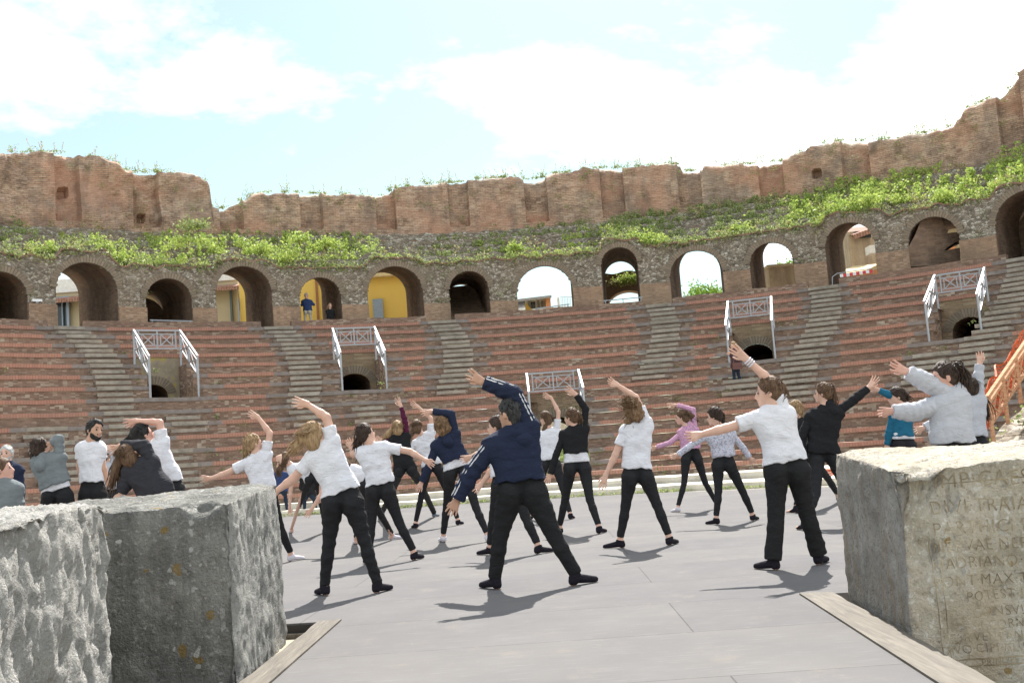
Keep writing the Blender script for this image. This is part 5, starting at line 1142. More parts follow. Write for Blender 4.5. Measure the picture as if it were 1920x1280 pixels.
def person(label, D=None, group=DANCERS, s=1.0, head=None, face=(-1, 0), tilt=None, neck=None, sL=None, eL=None, wL=None, tL=None, sR=None, eR=None, wR=None, tR=None, waist=None, hL=None, hR=None, kL=None, gL=None, toL=None, kR=None, gR=None, toR=None,
           top='tee', cm=None, leg=None, flare=0, skin=None, hair='pony', hm=None, tail=None, sock='b', hem=None, tie=None, side=0, under=None, bulk=1.0, cropz=None, seed=0, beard=None, sleeve2=None, hips=.9, curl=0, wind=None, legs=True, seated=False, bend=0.0, low=False, headr=1.0, twist=1.0):
    skin = skin or S1; hm = hm or H_br; leg = leg or C_black; cm = cm or C_tee
    GL = gnd(*gL) if gL else None; GR = gnd(*gR) if gR else None
    if D is None: D = (GL[1] + GR[1]) / 2 if (GL is not None and GR is not None) else (GL if GL is not None else GR)[1]
    h = max(.0075, min(.016, D * .00085)) if not low else max(.014, D * .0006)
    P = {}
    for n_, v in dict(head=head, neck=neck, sL=sL, eL=eL, wL=wL, tL=tL, sR=sR, eR=eR, wR=wR, tR=tR, waist=waist, hL=hL, hR=hR).items():
        if v is not None: P[n_] = W(v, D)
    root = empty('person', ((P['hL'][0] + P['hR'][0]) / 2, D, 0 if not (D > 24) else P['waist'][2] - .95), label, 'person', group)
    hx = (P['hL'] + P['hR']) / 2
    # legs
    L = {}
    if legs:
        for q, G, to, kn, hp in (('L', GL, toL, kL, P['hL']), ('R', GR, toR, kR, P['hR'])):
            if G is None:
                G = np.array([hp[0] + ((-.3 if q == 'L' else .3) if D < 24 else (-.05 if q == 'L' else .08)) * s, D, max(0, hp[2] - .85 * s) if D > 24 else 0.0])
                if D <= 24: G[2] = 0
            an = G + [0, 0, .085 * s]; 
            T = gnd(*to) if to else G + np.array([(-1 if q == 'L' else 1) * .17, .0, 0]); T[2] = G[2]; dv = T - G; dl = np.linalg.norm(dv); T = G + dv / (dl + 1e-9) * .19 * s + [0, 0, .028 * s]
            K = at(kn[0], kn[1], (hp[1] + an[1]) / 2) if kn else lp(hp, an, .5) + [0, -.01, 0]
            L[q] = (hp, K, an, T, G)
    allp = list(P.values()) + [x for v in L.values() for x in v]
    lo = np.min(allp, 0) - .2; hi = np.max(allp, 0) + .2; lo[1] = D - .42 if not legs else min(lo[1], D - .38); hi[1] = max(hi[1] - .02, D + .36)
    hd = P['head']; nk = P['neck']; fc = unit([face[0], face[1], 0]); up = unit((hd - nk) * [1, .6, 1] * (1 if tilt is None else 1)); up = unit(up * .75 + np.array([0, 0, .5]))
    if tilt is not None: up = unit([tilt[0], 0, tilt[1]])
    fc = unit(fc - up * (fc @ up)); sd_ = np.cross(fc, up); Mh = np.stack([sd_, fc, up], 1); hr = headr * (1 + (s - 1) * .5)
    def hp_(x, y, z): return hd + Mh @ (np.array([x, y, z]) * hr)
    # ---- body (skin)
    B = Field(lo, hi, h)
    B.ell(hp_(0, -.01, .02), np.array([.073, .092, .095]) * hr, .01, Mh); B.ell(hp_(0, .028, -.035), np.array([.055, .062, .075]) * hr, .03, Mh)
    B.cone(hp_(0, .088, .005), hp_(0, .105, -.022), .011 * hr, .015 * hr, .018); B.ell(hp_(0, .078, -.088), np.array([.026, .024, .02]) * hr, .025, Mh)
    B.cone(hp_(0, .088, -.052), hp_(0, .088, -.06), .02 * hr, .016 * hr, .012)
    for e in (-1, 1): B.ell(hp_(e * .072, -.008, -.008), np.array([.012, .02, .032]) * hr, .006, Mh)
    B.cone(hp_(0, -.02, -.05), nk, .048 * s, .055 * s, .03)
    ch = lp(nk, hx, .32); wa = P['waist']
    B.cone(P['sL'], P['sR'], .045 * s, .045 * s, .04, 1.2); B.cone(nk - [0, 0, .02], ch, .06 * s, .085 * s, .05, 1.4)
    wL_, wR_ = lp(wa, P['hL'] - hx + wa, .55), lp(wa, P['hR'] - hx + wa, .55)
    for S_, w_, H_ in ((P['sL'], wL_, P['hL']), (P['sR'], wR_, P['hR'])):
        B.cone(lp(S_, nk, .35) + [0, 0, -.06], w_, .07 * s, .055 * s, .05, 1.4); B.cone(w_, H_, .055 * s, .06 * s, .05, 1.3)
    def arm(F_, S_, E_, W_, r0, r1, r2, k=.03):
        F_.cone(S_, E_, r0 * s, r1 * s, k); m_ = lp(E_, W_, .3); F_.cone(E_, m_, r1 * s, r1 * s * .98, k * .6); F_.cone(m_, W_, r1 * s * .98, r2 * s, k * .6)
    extra = []
    for q in 'LR':
        if 'e' + q not in P: continue
        S_, E_, W_, T_ = P['s' + q], P['e' + q], P['w' + q], P['t' + q]
        arm(B, S_, E_, W_, .046, .036, .024)
        d = unit(T_ - W_); 
        Lh = .165 * s; Lt = np.linalg.norm(T_ - W_); Lh = min(max(Lt, .13 * s), .19 * s)
        view = unit(W_ - CAMP); lat = unit(np.cross(d, view)); nrm = unit(np.cross(lat, d))
        rg = np.random.default_rng(seed * 7 + ord(q)); ro = rg.uniform(-.5, .5); lat = unit(lat * cos(ro) + nrm * sin(ro)); nrm = np.cross(lat, d)
        kn = W_ + d * Lh * .5
        for j, o_ in enumerate((-.026, -.009, .009, .026)): B.cone(W_ + lat * o_ * .6 * s, kn + lat * o_ * s, .016 * s, .012 * s, .008)
        for j, (o_, ln) in enumerate(((-.03, .40), (-.010, .5), (.010, .48), (.03, .38))):
            sp = o_ * 2.2 + rg.uniform(-.03, .03); fd = unit(d + lat * sp * 3.2); cu = nrm * (-.12 - .1 * j * .5) * rg.uniform(.4, 1.3)
            p0 = kn + lat * o_ * s - d * .012; p1 = p0 + fd * Lh * ln * .45; p2 = p1 + unit(fd + cu) * Lh * ln * .32; p3 = p2 + unit(fd + cu * 2) * Lh * ln * .28
            tubes(extra, [p0, p1, p2, p3, p3 + unit(fd + cu * 2) * .004], [.0098 * s, .0088 * s, .0078 * s, .0062 * s, .002], 6)
        tb = -1 if (rg.uniform() < .5) else 1
        tb = 1 if (d[0] < 0) == (d[2] > -.3) else -1
        t0 = W_ + d * Lh * .14 + lat * tb * .018 * s; t1 = t0 + unit(d * .8 + lat * tb * .75) * Lh * .27; t2 = t1 + unit(d * 1.0 + lat * tb * .25) * Lh * .2
        tubes(extra, [t0, lp(t0, t1, .5), t1, t2, t2 + d * .003], [.013 * s, .0115 * s, .0095 * s, .007 * s, .002], 6)
    for q in L:
        hp2, K, an, T, G = L[q]; B.cone(hp2, K, .055 * s, .036 * s, .02); B.cone(K, lp(K, an, .35), .034 * s, .036 * s, .01); B.cone(lp(K, an, .35), an, .036 * s, .031 * s, .01)
        B.cone(an + [0, 0, -.035], T - [0, 0, .006], .03 * s, .018 * s, .02); B.cone(an, G + [0, 0, .035] - unit(T - G) * .02, .034 * s, .033 * s, .02)
    B.F = np.maximum(B.F, 0 + (B.F * 0 - 1))
    V, Q = B.mesh(); V, Q = merge([(V, Q)] + extra); body = raw('body', V, Q, skin, root)
    # eyes and mouth where the face shows
    fv = fc @ unit(hd - CAMP)
    if fv < .55:
        q_ = MB()
        for e in (-1, 1):
            c_ = hp_(e * .032, .0865, .008); q_.tube([c_ - Mh[:, 1] * .004, c_ + Mh[:, 1] * .003], [.011 * hr, .006 * hr], 8)
            q_.tube([hp_(e * .05, .082, .03), hp_(e * .032, .092, .035), hp_(e * .016, .09, .031)], [.002, .004, .003], 5)
        q_.build('eye', M_eye, body, smooth=True)
        q_ = MB(); q_.tube([hp_(-.02, .097, -.053), hp_(0, .104, -.052), hp_(.02, .097, -.053)], [.002, .005, .002], 6); q_.build('mouth', M_lip, body, smooth=True)
    # ---- trousers
    if legs:
        T_ = Field(lo, hi, h); g = .012
        for q in L:
            hp2, K, an, T, G = L[q]; w_ = wL_ if q == 'L' else wR_; kr = .053 + flare * .012; ar = .04 + flare * .03
            T_.cone(w_, hp2, .083 * s * hips, .1 * s * hips, .05, 1.1); T_.cone(hp2, lp(hp2, K, .35), .098 * s * hips, .085 * s * hips, .03); T_.cone(lp(hp2, K, .35), K, .085 * s * hips, kr * s, .02)
            T_.cone(hp2 + [0, -.055 * s, -.01], hp2 + [0, -.05 * s, -.05], .08 * s * hips, .075 * s * hips, .03)
            cf = lp(K, an, .33) + np.array([0, -.012, 0]); T_.cone(K, cf, kr * s, (.052 + flare * .012) * s, .02); T_.cone(cf, an + [0, 0, .02], (.052 + flare * .012) * s, ar * s, .02)
        T_.wrinkle(.006 if flare == 0 else .012, seed + 3, .07, dirs=[(.3, 0, 1), (-.4, .1, 1), (.8, 0, .8)])
        ax_ = unit(nk - hx); T_.cut(wa + ax_ * .03, ax_)
        for q in L:
            hp2, K, an, T, G = L[q]; dd = unit(an - K); cp = an + dd * (-.035 if flare < .5 and sock != 'long' else .01)
            Gd = np.meshgrid(*T_.ax, indexing='ij', sparse=True); dist = (Gd[0] - an[0]) ** 2 + (Gd[1] - an[1]) ** 2 + (Gd[2] - an[2]) ** 2; pl = (Gd[0] - cp[0]) * dd[0] + (Gd[1] - cp[1]) * dd[1] + (Gd[2] - cp[2]) * dd[2]
            T_.F = np.where(dist < .16 ** 2, np.maximum(T_.F, pl.astype(np.float32)), T_.F)
        V, Q = T_.mesh(); raw('trousers', V, Q, leg, root)
        for q in L:
            hp2, K, an, T, G = L[q]; Fo = Field(np.minimum(T, G) - .12, np.maximum(T, an) + .14, h * .8)
            Fo.cone(an + [0, 0, -.035], T - [0, 0, .006], .037 * s, .024 * s, .02); Fo.cone(an, G + [0, 0, .04] - unit(T - G) * .02, .037 * s, .036 * s, .02); up_ = unit(K - an); Fo.cone(an, an + up_ * .09, .041 * s, .04 * s, .02)
            Fo.cut(an + up_ * (.005 if sock != 'g' else .05), up_); Fo.cut((0, 0, G[2] + .004), (0, 0, -1)); V, Q = Fo.mesh()
            if len(V): raw('sock' if D < 24 else 'shoe', V, Q, {'b': C_bsock, 'w': C_wsock, 'g': C_gsock, 'long': C_bsock}[sock], root)
    # ---- top
    g = {'tee': .014, 'hood': .03, 'sweat': .024, 'long': .012, 'vest': .018, 'jacket': .028}[top] * bulk; ax_ = unit(nk - hx)
    lo2, hi2 = lo.copy(), hi.copy(); lo2[2] = max(lo2[2], min(wa[2], hx[2]) - .3); Tp = Field(lo2, hi2, h)
    Tp.cone(P['sL'], P['sR'], .052 * s + g, .052 * s + g, .05, 1.12); Tp.cone(nk - [0, 0, .03], ch, .066 * s + g, .10 * s + g, .05, 1.3)
    for S_, w_, H_ in ((P['sL'], wL_, P['hL']), (P['sR'], wR_, P['hR'])):
        Tp.cone(lp(S_, nk, .35) + [0, 0, -.06], w_, .08 * s + g, .078 * s + g * 1.2, .06, 1.22); Tp.cone(w_, lp(w_, H_, 1.0), .085 * s + g * 1.2, .105 * s * hips + g, .05, 1.12)
    Tp.wrinkle(.022 if top in ('hood', 'sweat', 'jacket') else .02, seed + 11, .085)
    hemp = W(hem, D) if hem else lp(wa, hx, .5); Tp.cut(hemp, -ax_, .007)
    if top == 'tee' and D < 20:
        wv = .006
    cuts_ = []
    for q in 'LR':
        if 'e' + q not in P or (top == 'vest' and sleeve2 is None): continue
        S_, E_, W_ = P['s' + q], P['e' + q], P['w' + q]
        if top == 'tee':
            e1 = lp(S_, E_, .62); A_ = Field(np.minimum(S_, e1) - .13, np.maximum(S_, e1) + .13, h); A_.cone(lp(S_, nk, .15), e1 + unit(E_ - S_) * .1, .062 * s, .066 * s, .02); A_.wrinkle(.013, seed + ord(q), .06); A_.cut(e1, E_ - S_)
        else:
            r0, r1, r2 = (.064, .058, .05) if top in ('hood', 'sweat', 'jacket') else (.054, .046, .035); r0, r1, r2 = r0 * bulk, r1 * bulk, r2 * (1 + (bulk - 1) * .4)
            A_ = Field(np.minimum(np.minimum(S_, E_), W_) - .14, np.maximum(np.maximum(S_, E_), W_) + .14, h); arm(A_, S_, E_, W_, r0, r1, r2, .03)
            A_.wrinkle(.02 if bulk >= 1 and top != 'long' else .008, seed + ord(q), .055, dirs=[unit(E_ - S_) + [.2, 0, .1], unit(W_ - E_) + [0, .2, .3], (.2, .3, 1)]); A_.cut(lp(W_, E_, .04), W_ - E_)
        cuts_.append(A_.mesh())
    V, Q = Tp.mesh(); tm_ = cuts_ if sleeve2 is None else []
    if top in ('hood',):
        Hf = Field(nk - .25, nk + .25, h); bk = -fc; 
        Hf.cone(nk + bk * .05 + [0, 0, .02] - ax_ * .0, nk + bk * .09 - ax_ * .09, .07 * s, .06 * s, .03, 1.2); Hf.cone(lp(P['sL'], nk, .75) - ax_ * .0 , nk + bk * .1 - ax_ * .07, .035, .05, .05); Hf.cone(lp(P['sR'], nk, .75), nk + bk * .1 - ax_ * .07, .035, .05, .05); Hf.wrinkle(.014, seed + 5, .07); tm_.append(Hf.mesh())
    V, Q = merge([(V, Q)] + tm_); nm = {'tee': 't_shirt', 'hood': 'hooded_sweatshirt', 'sweat': 'sweatshirt', 'long': 'long_sleeved_top', 'vest': 'vest', 'jacket': 'jacket'}[top]
    shirt = raw(nm, V, Q, cm, root)
    if sleeve2 is not None:
        V, Q = merge(cuts_); raw('sleeve', V, Q, sleeve2, root)
    if under is not None:       # strip of white shirt below the hem
        U_ = Field(lo2, hi2, h)
        for w_, H_ in ((wL_, P['hL']), (wR_, P['hR'])): U_.cone(w_ + ax_ * .05, lp(w_, H_, 1.0), .09 * s + .008, .108 * s * hips, .05, 1.12)
        u0 = W(under, D); U_.wrinkle(.008, seed + 8, .06); U_.cut(u0, -ax_); U_.cut(hemp + ax_ * .05, ax_); V, Q = U_.mesh()
        if len(V): raw('shirt_hem', V, Q, C_tee, root)
    # ---- hair
    rg = np.random.default_rng(seed + 77); tp = [W(t_, D) for t_ in (tail or [])]
    pts = [hd] + tp; Hl = np.min(pts, 0) - .2; Hh = np.max(pts, 0) + .2; H = Field(Hl, Hh, h * .9); bulkh = {'short': .008, 'curly': .03, 'pony': .012, 'long': .010, 'bun': .01}[hair]
    H.ell(hp_(0, -.014, .024), np.array([.079 + bulkh * .6, .096 + bulkh, .098 + bulkh]) * hr, .01, Mh)
    if hair in ('long', 'curly'): H.ell(hp_(0, -.06, -.05), np.array([.07 + bulkh, .055 + bulkh, .085]) * hr, .03, Mh)
    else: H.ell(hp_(0, -.05, -.04), np.array([.06, .05, .06]) * hr, .03, Mh)
    H.cut(hp_(0, .045, .03), Mh @ np.array([0, .85, -.42])); H.cut(hp_(0, .0, -.065 if hair in ('pony', 'short', 'bun') else -.2), Mh @ np.array([0, .45, -1]))
    if hair not in ('long', 'curly'): H.cut(hp_(0, .02, -.01), Mh @ np.array([0, 1.0, -.9]))
    if hair == 'curly': H.rough(.022, 22, seed)
    else: H.rough(.004 if hair != 'short' else .009, 30, seed)
    parts = []; SP = []
    if tp:
        rr = {'pony': [.024, .034, .034, .026, .01], 'bun': [.03, .04, .035, .02, .02], 'curly': [.05, .07, .07, .05, .03], 'long': [.045, .055, .055, .04, .015], 'short': [.02] * 5}[hair]; n_ = len(tp)
        for i in range(n_ - 1): H.cone(tp[i], tp[i + 1], np.interp(i / (n_ - 1), np.linspace(0, 1, 5), rr) * hr, np.interp((i + 1) / (n_ - 1), np.linspace(0, 1, 5), rr) * hr, .015)
        if hair == 'curly': H.rough(.012, 26, seed + 1)
        else: H.rough(.006, 24, seed + 1)
        T_ = np.linspace(0, 1, 7); path = np.array([[np.interp(t_, np.linspace(0, 1, n_), [p[i] for p in tp]) for i in range(3)] for t_ in T_])
        for j in range(46 if D < 20 else 8):
            o0 = rg.normal(size=3) * .014; o1 = rg.normal(size=3) * (.035 if hair != 'curly' else .06); wv = rg.normal(size=3) * .012; q_ = path + np.outer(1 - T_, o0) + np.outer(T_, o1) + np.outer(np.sin(T_ * 5 + j), wv)
            q_[-1] += (path[-1] - path[-2]) * rg.uniform(-.2, .7); tubes(parts, list(q_), [.006, .0075, .0075, .006, .005, .0035, .001], 4)
    if tp and hair != 'short':       # combed locks running over the scalp to the tie
        for j in range(70 if D < 20 else 0):
            dv = unit(rg.normal(size=3)); lv = Mh.T @ dv
            if lv[1] > .55 or lv[2] < -.35: continue
            e_ = unit(Mh.T @ (tp[0] - hp_(0, -.014, .024))); q_ = []
            for u in np.linspace(0, 1, 6): w = unit(lv * (1 - u) + e_ * u); q_.append(hp_(0, -.014, .024) + Mh @ (w * (np.array([.079, .096, .098]) + bulkh * .8 + .002 * sin(j))) * hr)
            tubes(parts, q_, [.003, .0055, .006, .006, .005, .004], 4)
    nst = {'curly': 190, 'long': 90, 'pony': 44, 'bun': 36, 'short': 90}[hair]
    if D > 20: nst //= 5
    for j in range(nst):       # loose strands that break the outline
        dv = unit(rg.normal(size=3)); dv = dv if dv @ fc < .3 else -dv; dv[2] = abs(dv[2]) * (1 if hair != 'long' else .3); p0 = hp_(0, -.014, .024) + Mh @ ((Mh.T @ unit(dv)) * [.08, .1, .1]) * hr
        if hair == 'short': q_ = [p0, p0 + dv * .018]; tubes(parts, q_, [.006, .001], 4)
        else:
            w_ = unit(wind) if wind is not None else unit([0, .2, -1]); am = .05 if hair != 'curly' else .085; q_ = [p0 - dv * .01, p0 + dv * am * .25 + rg.normal(size=3) * .008, p0 + dv * am * .35 + w_ * am * .6 + rg.normal(size=3) * .015, p0 + dv * am * .3 + w_ * am * 1.1 + rg.normal(size=3) * .02]
            tubes(parts, q_, [.0032, .0034, .0026, .0008], 4)
    V, Q = merge([H.mesh()] + parts); ho = raw('hair', V, Q, hm, root)
    if tie is not None and tp:
        q_ = MB(); d_ = unit(tp[1] - tp[0]); u_ = unit(np.cross(d_, [0, 1, .1])); v_ = np.cross(d_, u_); c_ = lp(tp[0], tp[1], .12)
        q_.tube([c_ + .028 * (cos(a) * u_ + sin(a) * v_) for a in np.linspace(0, 2 * pi, 13)], .009, 6); q_.build('hair_tie', tie, ho, smooth=True)
    if beard is not None:
        Bf = Field(hd - .2, hd + .2, h * .7); Bf.ell(hp_(0, .03, -.043), np.array([.063, .068, .079]) * hr, .02, Mh); Bf.ell(hp_(0, .079, -.09), np.array([.03, .027, .026]) * hr, .02, Mh); Bf.cut(hp_(0, .085, -.06), Mh @ np.array([0, .55, 1])); Bf.cone(hp_(-.02, .094, -.043), hp_(.02, .094, -.043), .007 * hr, .007 * hr, .006); Bf.rough(.004, 40, seed); V, Q = Bf.mesh()
        if len(V): raw('beard', V, Q, beard, root)
    return root, P, L, Mh, hp_
# ------------------------------------------------------------------ the people
root, P, L, Mh, hp_ = person('man in navy hoodie with white sleeve stripes and black trousers, feet wide apart', s=1.1, head=(956, 775), face=(-.75, .66), neck=(966, 812), sL=(922, 838), eL=(884, 886), wL=(856, 938), tL=(846, 962), sR=(992, 800), eR=(963, 738), wR=(905, 716), tR=(873, 697),
    waist=(975, 888), hL=(957, 922), hR=(1000, 922), kL=(938, 1006), gL=(930, 1104), toL=(887, 1100), kR=(1040, 1006), gR=(1079, 1097), toR=(1110, 1092), top='hood', cm=C_navy, leg=C_pants, flare=.35, skin=S2, hair='short', hm=H_sp, hem=(979, 900), bulk=1.15, seed=1, hips=1.04, sock='long')
for q, sg in (('L', -1), ('R', 1)):
    S_, E_, W_ = P['s' + q], P['e' + q], P['w' + q]
    for j in range(2):
        mb = MB(); pts = []
        for u in np.linspace(.05, 1.93, 16):
            c_ = lp(S_, E_, u) if u < 1 else lp(E_, W_, u - 1); d_ = unit(E_ - S_) if u < 1 else unit(W_ - E_); vw = unit(c_ - CAMP); n_ = unit(np.cross(d_, vw)); n_ = n_ * (1 if n_[2] > 0 else -1)
            rr = np.interp(u, [0, 1, 2], [.079, .071, .06]); a_ = radians(28 + j * 26); pts.append(c_ + (n_ * cos(a_) - vw * sin(a_)) * rr)
        mb.tube(pts, .0065, 5); mb.build('sleeve_stripe', C_strp, root)
mb = MB(); mb.tube([hp_(.075, .02, .008), hp_(.062, .07, .012), hp_(.05, .098, .01)], .0035, 5); mb.tube([hp_(-.075, .02, .008), hp_(-.062, .07, .012), hp_(-.05, .098, .01)], .0035, 5)
for e in (-1, 1): mb.tube([hp_(e * .033 + .022 * cos(a), .102, .006 + .017 * sin(a)) for a in np.linspace(0, 2 * pi, 11)], .003, 4)
mb.build('glasses', M_glasses, root)

person('woman in white tee with windblown blond hair, standing nearest the dark block', head=(592, 815), face=(.75, .66), tilt=(-.35, .94), neck=(608, 840), sL=(585, 858), eL=(548, 899), wL=(517, 921), tL=(502, 934), sR=(624, 826), eR=(612, 782), wR=(577, 758), tR=(546, 750),
    waist=(640, 912), hL=(624, 942), hR=(661, 942), kL=(617, 1018), gL=(610, 1116), toL=(579, 1111), kR=(683, 1012), gR=(708, 1111), toR=(742, 1103), hair='long', hm=H_bl, tail=[(584, 812), (568, 822), (556, 838), (547, 850)], hem=(643, 921), seed=2, hips=.98, wind=(-1, 0, -.3), flare=.15, sock='long')
person('girl in white tee with dark ponytail, right arm stretched out, beside the windblown blond woman', head=(686, 813), face=(.8, .6), neck=(697, 836), sL=(676, 848), eL=(663, 852), wL=(659, 840), tL=(656, 828), sR=(724, 838), eR=(768, 846), wR=(798, 863), tR=(814, 873),
    waist=(713, 898), hL=(700, 922), hR=(727, 922), kL=(696, 980), gL=(692, 1057), toL=(674, 1053), kR=(748, 978), gR=(777, 1050), toR=(799, 1045), hair='pony', hm=H_db, tail=[(681, 806), (674, 820), (669, 836), (666, 850)], tie=B_blk, hem=(714, 907), seed=3)
person('girl in white tee bending far down, brown hair and both hands hanging low', D=18.6, head=(530, 862), face=(-.5, -.2), tilt=(.3, -.9), neck=(545, 872), sL=(552, 880), eL=(545, 918), wL=(543, 950), tL=(544, 968), sR=(562, 876), eR=(603, 905), wR=(600, 930), tR=(596, 944),
    waist=(582, 884), hL=(580, 898), hR=(597, 896), kL=(562, 942), gL=(547, 999), toL=(540, 998), kR=(603, 945), gR=(612, 997), toR=(622, 996), hair='long', hm=H_br, tail=[(528, 870), (524, 880), (522, 892)], hem=(584, 886), sock='w', s=.95, seed=4)
person('bending dancer mostly hidden behind the blond woman, head hidden, one white sock showing', D=14.6, head=(640, 872), face=(-1, 0), neck=(650, 878), sL=(648, 888), eL=(606, 922), wL=(584, 955), tL=(572, 970), sR=(664, 880), eR=(655, 905), wR=(640, 925), tR=(632, 934),
    waist=(682, 892), hL=(684, 908), hR=(703, 904), kL=(680, 955), gL=(668, 1020), toL=(660, 1018), kR=(705, 948), gR=(735, 1012), toR=(754, 1010), hair='long', hm=H_br, hem=(685, 895), sock='w', s=.95, seed=5)
person('girl in white tee with long straight blond ponytail, behind the dark block', D=13.4, head=(477, 832), face=(.85, .5), neck=(482, 852), sL=(464, 868), eL=(424, 887), wL=(394, 897), tL=(381, 896), sR=(500, 850), eR=(506, 812), wR=(484, 782), tR=(464, 772),
    waist=(493, 905), hL=(482, 928), hR=(506, 928), kL=(465, 980), gL=(455, 1055), toL=(440, 1056), kR=(524, 985), gR=(546, 1052), toR=(566, 1049), hair='pony', hm=H_bl, tail=[(468, 815), (463, 832), (462, 850), (464, 866)], tie=B_blk, hem=(494, 915), sock='w', seed=6)
person('woman in black vest with dark red sleeves and blond hair, one hand raised', D=18.2, head=(746, 802), face=(0, 1), neck=(749, 818), sL=(735, 824), eL=(722, 828), wL=(716, 826), tL=(709, 822), sR=(762, 816), eR=(760, 792), wR=(752, 762), tR=(740, 737),
    waist=(757, 868), hL=(749, 882), hR=(772, 880), kL=(735, 922), gL=(714, 975), toL=(706, 974), kR=(792, 914), gR=(814, 969), toR=(827, 967), top='vest', cm=C_bhood, sleeve2=C_maroon, hair='long', hm=H_bl, tail=[(740, 800), (728, 815), (718, 824)], hem=(758, 880), sock='g', flare=.5, seed=7)
person('girl in white tee with long brown hair blown left beside the curly haired dancer', head=(783, 799), face=(.3, .95), neck=(792, 818), sL=(778, 832), eL=(758, 860), wL=(743, 879), tL=(736, 890), sR=(810, 810), eR=(808, 784), wR=(786, 764), tR=(764, 750),
    waist=(809, 862), hL=(800, 882), hR=(822, 880), kL=(790, 930), gL=(780, 990), toL=(766, 989), kR=(842, 928), gR=(859, 984), toR=(875, 981), hair='long', hm=H_br, tail=[(780, 800), (770, 815), (760, 830), (752, 840)], hem=(811, 872), seed=8, wind=(-1, 0, -.6))
person('dancer in navy hoodie with curly brown hair and arm arched over the head', head=(829, 800), face=(-.2, 1), neck=(836, 820), sL=(818, 836), eL=(806, 870), wL=(790, 904), tL=(784, 924), sR=(853, 812), eR=(846, 776), wR=(810, 771), tR=(787, 774),
    waist=(856, 862), hL=(844, 890), hR=(874, 888), kL=(838, 946), gL=(832, 1016), toL=(818, 1014), kR=(892, 950), gR=(915, 1015), toR=(926, 1010), top='hood', cm=C_navy, hair='curly', hm=H_cu, hem=(855, 862), under=(858, 876), sock='w', seed=9, bulk=.95)
person('girl with pulled back hair partly hidden behind the man in the navy hoodie', head=(931, 799), face=(-.9, .3), neck=(936, 818), sL=(922, 836), eL=(900, 850), wL=(882, 857), tL=(870, 860), sR=(950, 834), eR=(926, 875), wR=(902, 908), tR=(890, 920),
    waist=(945, 886), hL=(936, 912), hR=(965, 910), kL=(926, 962), gL=(920, 1040), toL=(908, 1040), kR=(985, 968), gR=(1010, 1038), toR=(1032, 1035), hair='bun', hm=H_db, hem=(945, 892), seed=10)
person('girl in white tee with long brown hair in a green tie', head=(1022, 784), face=(-.8, .6), neck=(1029, 804), sL=(1012, 816), eL=(1004, 850), wL=(998, 880), tL=(996, 895), sR=(1045, 808), eR=(1047, 772), wR=(1034, 746), tR=(1017, 738),
    waist=(1029, 856), hL=(1020, 872), hR=(1043, 872), kL=(1008, 920), gL=(995, 974), toL=(985, 974), kR=(1055, 916), gR=(1070, 973), toR=(1082, 970), hair='long', hm=H_br, tail=[(1029, 782), (1024, 800), (1016, 818), (1006, 830)], tie=B_grn, hem=(1031, 862), seed=11)
person('girl in black cropped jacket over white tee, brown ponytail, right of the middle doorway', head=(1071, 782), face=(-.8, .6), neck=(1076, 802), sL=(1057, 816), eL=(1043, 852), wL=(1032, 890), tL=(1024, 908), sR=(1095, 802), eR=(1098, 766), wR=(1080, 740), tR=(1054, 721),
    waist=(1080, 852), hL=(1069, 878), hR=(1096, 878), kL=(1060, 934), gL=(1050, 1000), toL=(1038, 1000), kR=(1106, 936), gR=(1124, 1000), toR=(1138, 997), top='sweat', cm=C_bhood, hair='pony', hm=H_br, tail=[(1080, 772), (1090, 782), (1093, 796), (1092, 808)], tie=B_wht, hem=(1078, 850), under=(1080, 866), seed=12, bulk=.8)
person('girl in white tee with curly hair blowing about, left arm hanging open', head=(1187, 770), face=(-.2, 1), neck=(1195, 792), sL=(1172, 806), eL=(1154, 852), wL=(1136, 890), tL=(1127, 920), sR=(1214, 792), eR=(1192, 745), wR=(1158, 722), tR=(1138, 711),
    waist=(1193, 868), hL=(1181, 894), hR=(1211, 894), kL=(1173, 948), gL=(1164, 1027), toL=(1131, 1028), kR=(1232, 946), gR=(1256, 1022), toR=(1272, 1018), hair='curly', hm=H_cu, tail=[(1186, 778), (1182, 790), (1180, 800)], hem=(1194, 878), seed=13, wind=(-1, 0, .2))
person('girl in pink hoodie with loose brown hair facing left', head=(1277, 782), face=(-1, .15), neck=(1287, 800), sL=(1278, 812), eL=(1256, 830), wL=(1230, 838), tL=(1218, 843), sR=(1303, 806), eR=(1300, 768), wR=(1268, 759), tR=(1241, 760),
    waist=(1295, 838), hL=(1286, 862), hR=(1308, 860), kL=(1283, 904), gL=(1272, 960), toL=(1260, 960), kR=(1322, 904), gR=(1344, 953), toR=(1354, 950), top='hood', cm=C_pink, hair='long', hm=H_br, tail=[(1284, 776), (1298, 780), (1308, 790)], hem=(1294, 842), sock='w', s=.9, seed=14, bulk=.8, wind=(1, 0, -.4))
person('girl in white patterned sweatshirt with brown ponytail, right of the pink hoodie', head=(1339, 780), face=(-.9, .4), neck=(1349, 801), sL=(1328, 816), eL=(1297, 834), wL=(1270, 853), tL=(1254, 856), sR=(1372, 814), eR=(1392, 838), wR=(1406, 858), tR=(1413, 868),
    waist=(1357, 850), hL=(1346, 872), hR=(1368, 872), kL=(1347, 920), gL=(1344, 983), toL=(1334, 983), kR=(1392, 920), gR=(1412, 976), toR=(1425, 973), top='sweat', cm=C_flor, hair='pony', hm=H_db, tail=[(1345, 766), (1351, 776), (1351, 790), (1348, 800)], tie=B_blk, hem=(1358, 856), s=.93, seed=15, bulk=.75)
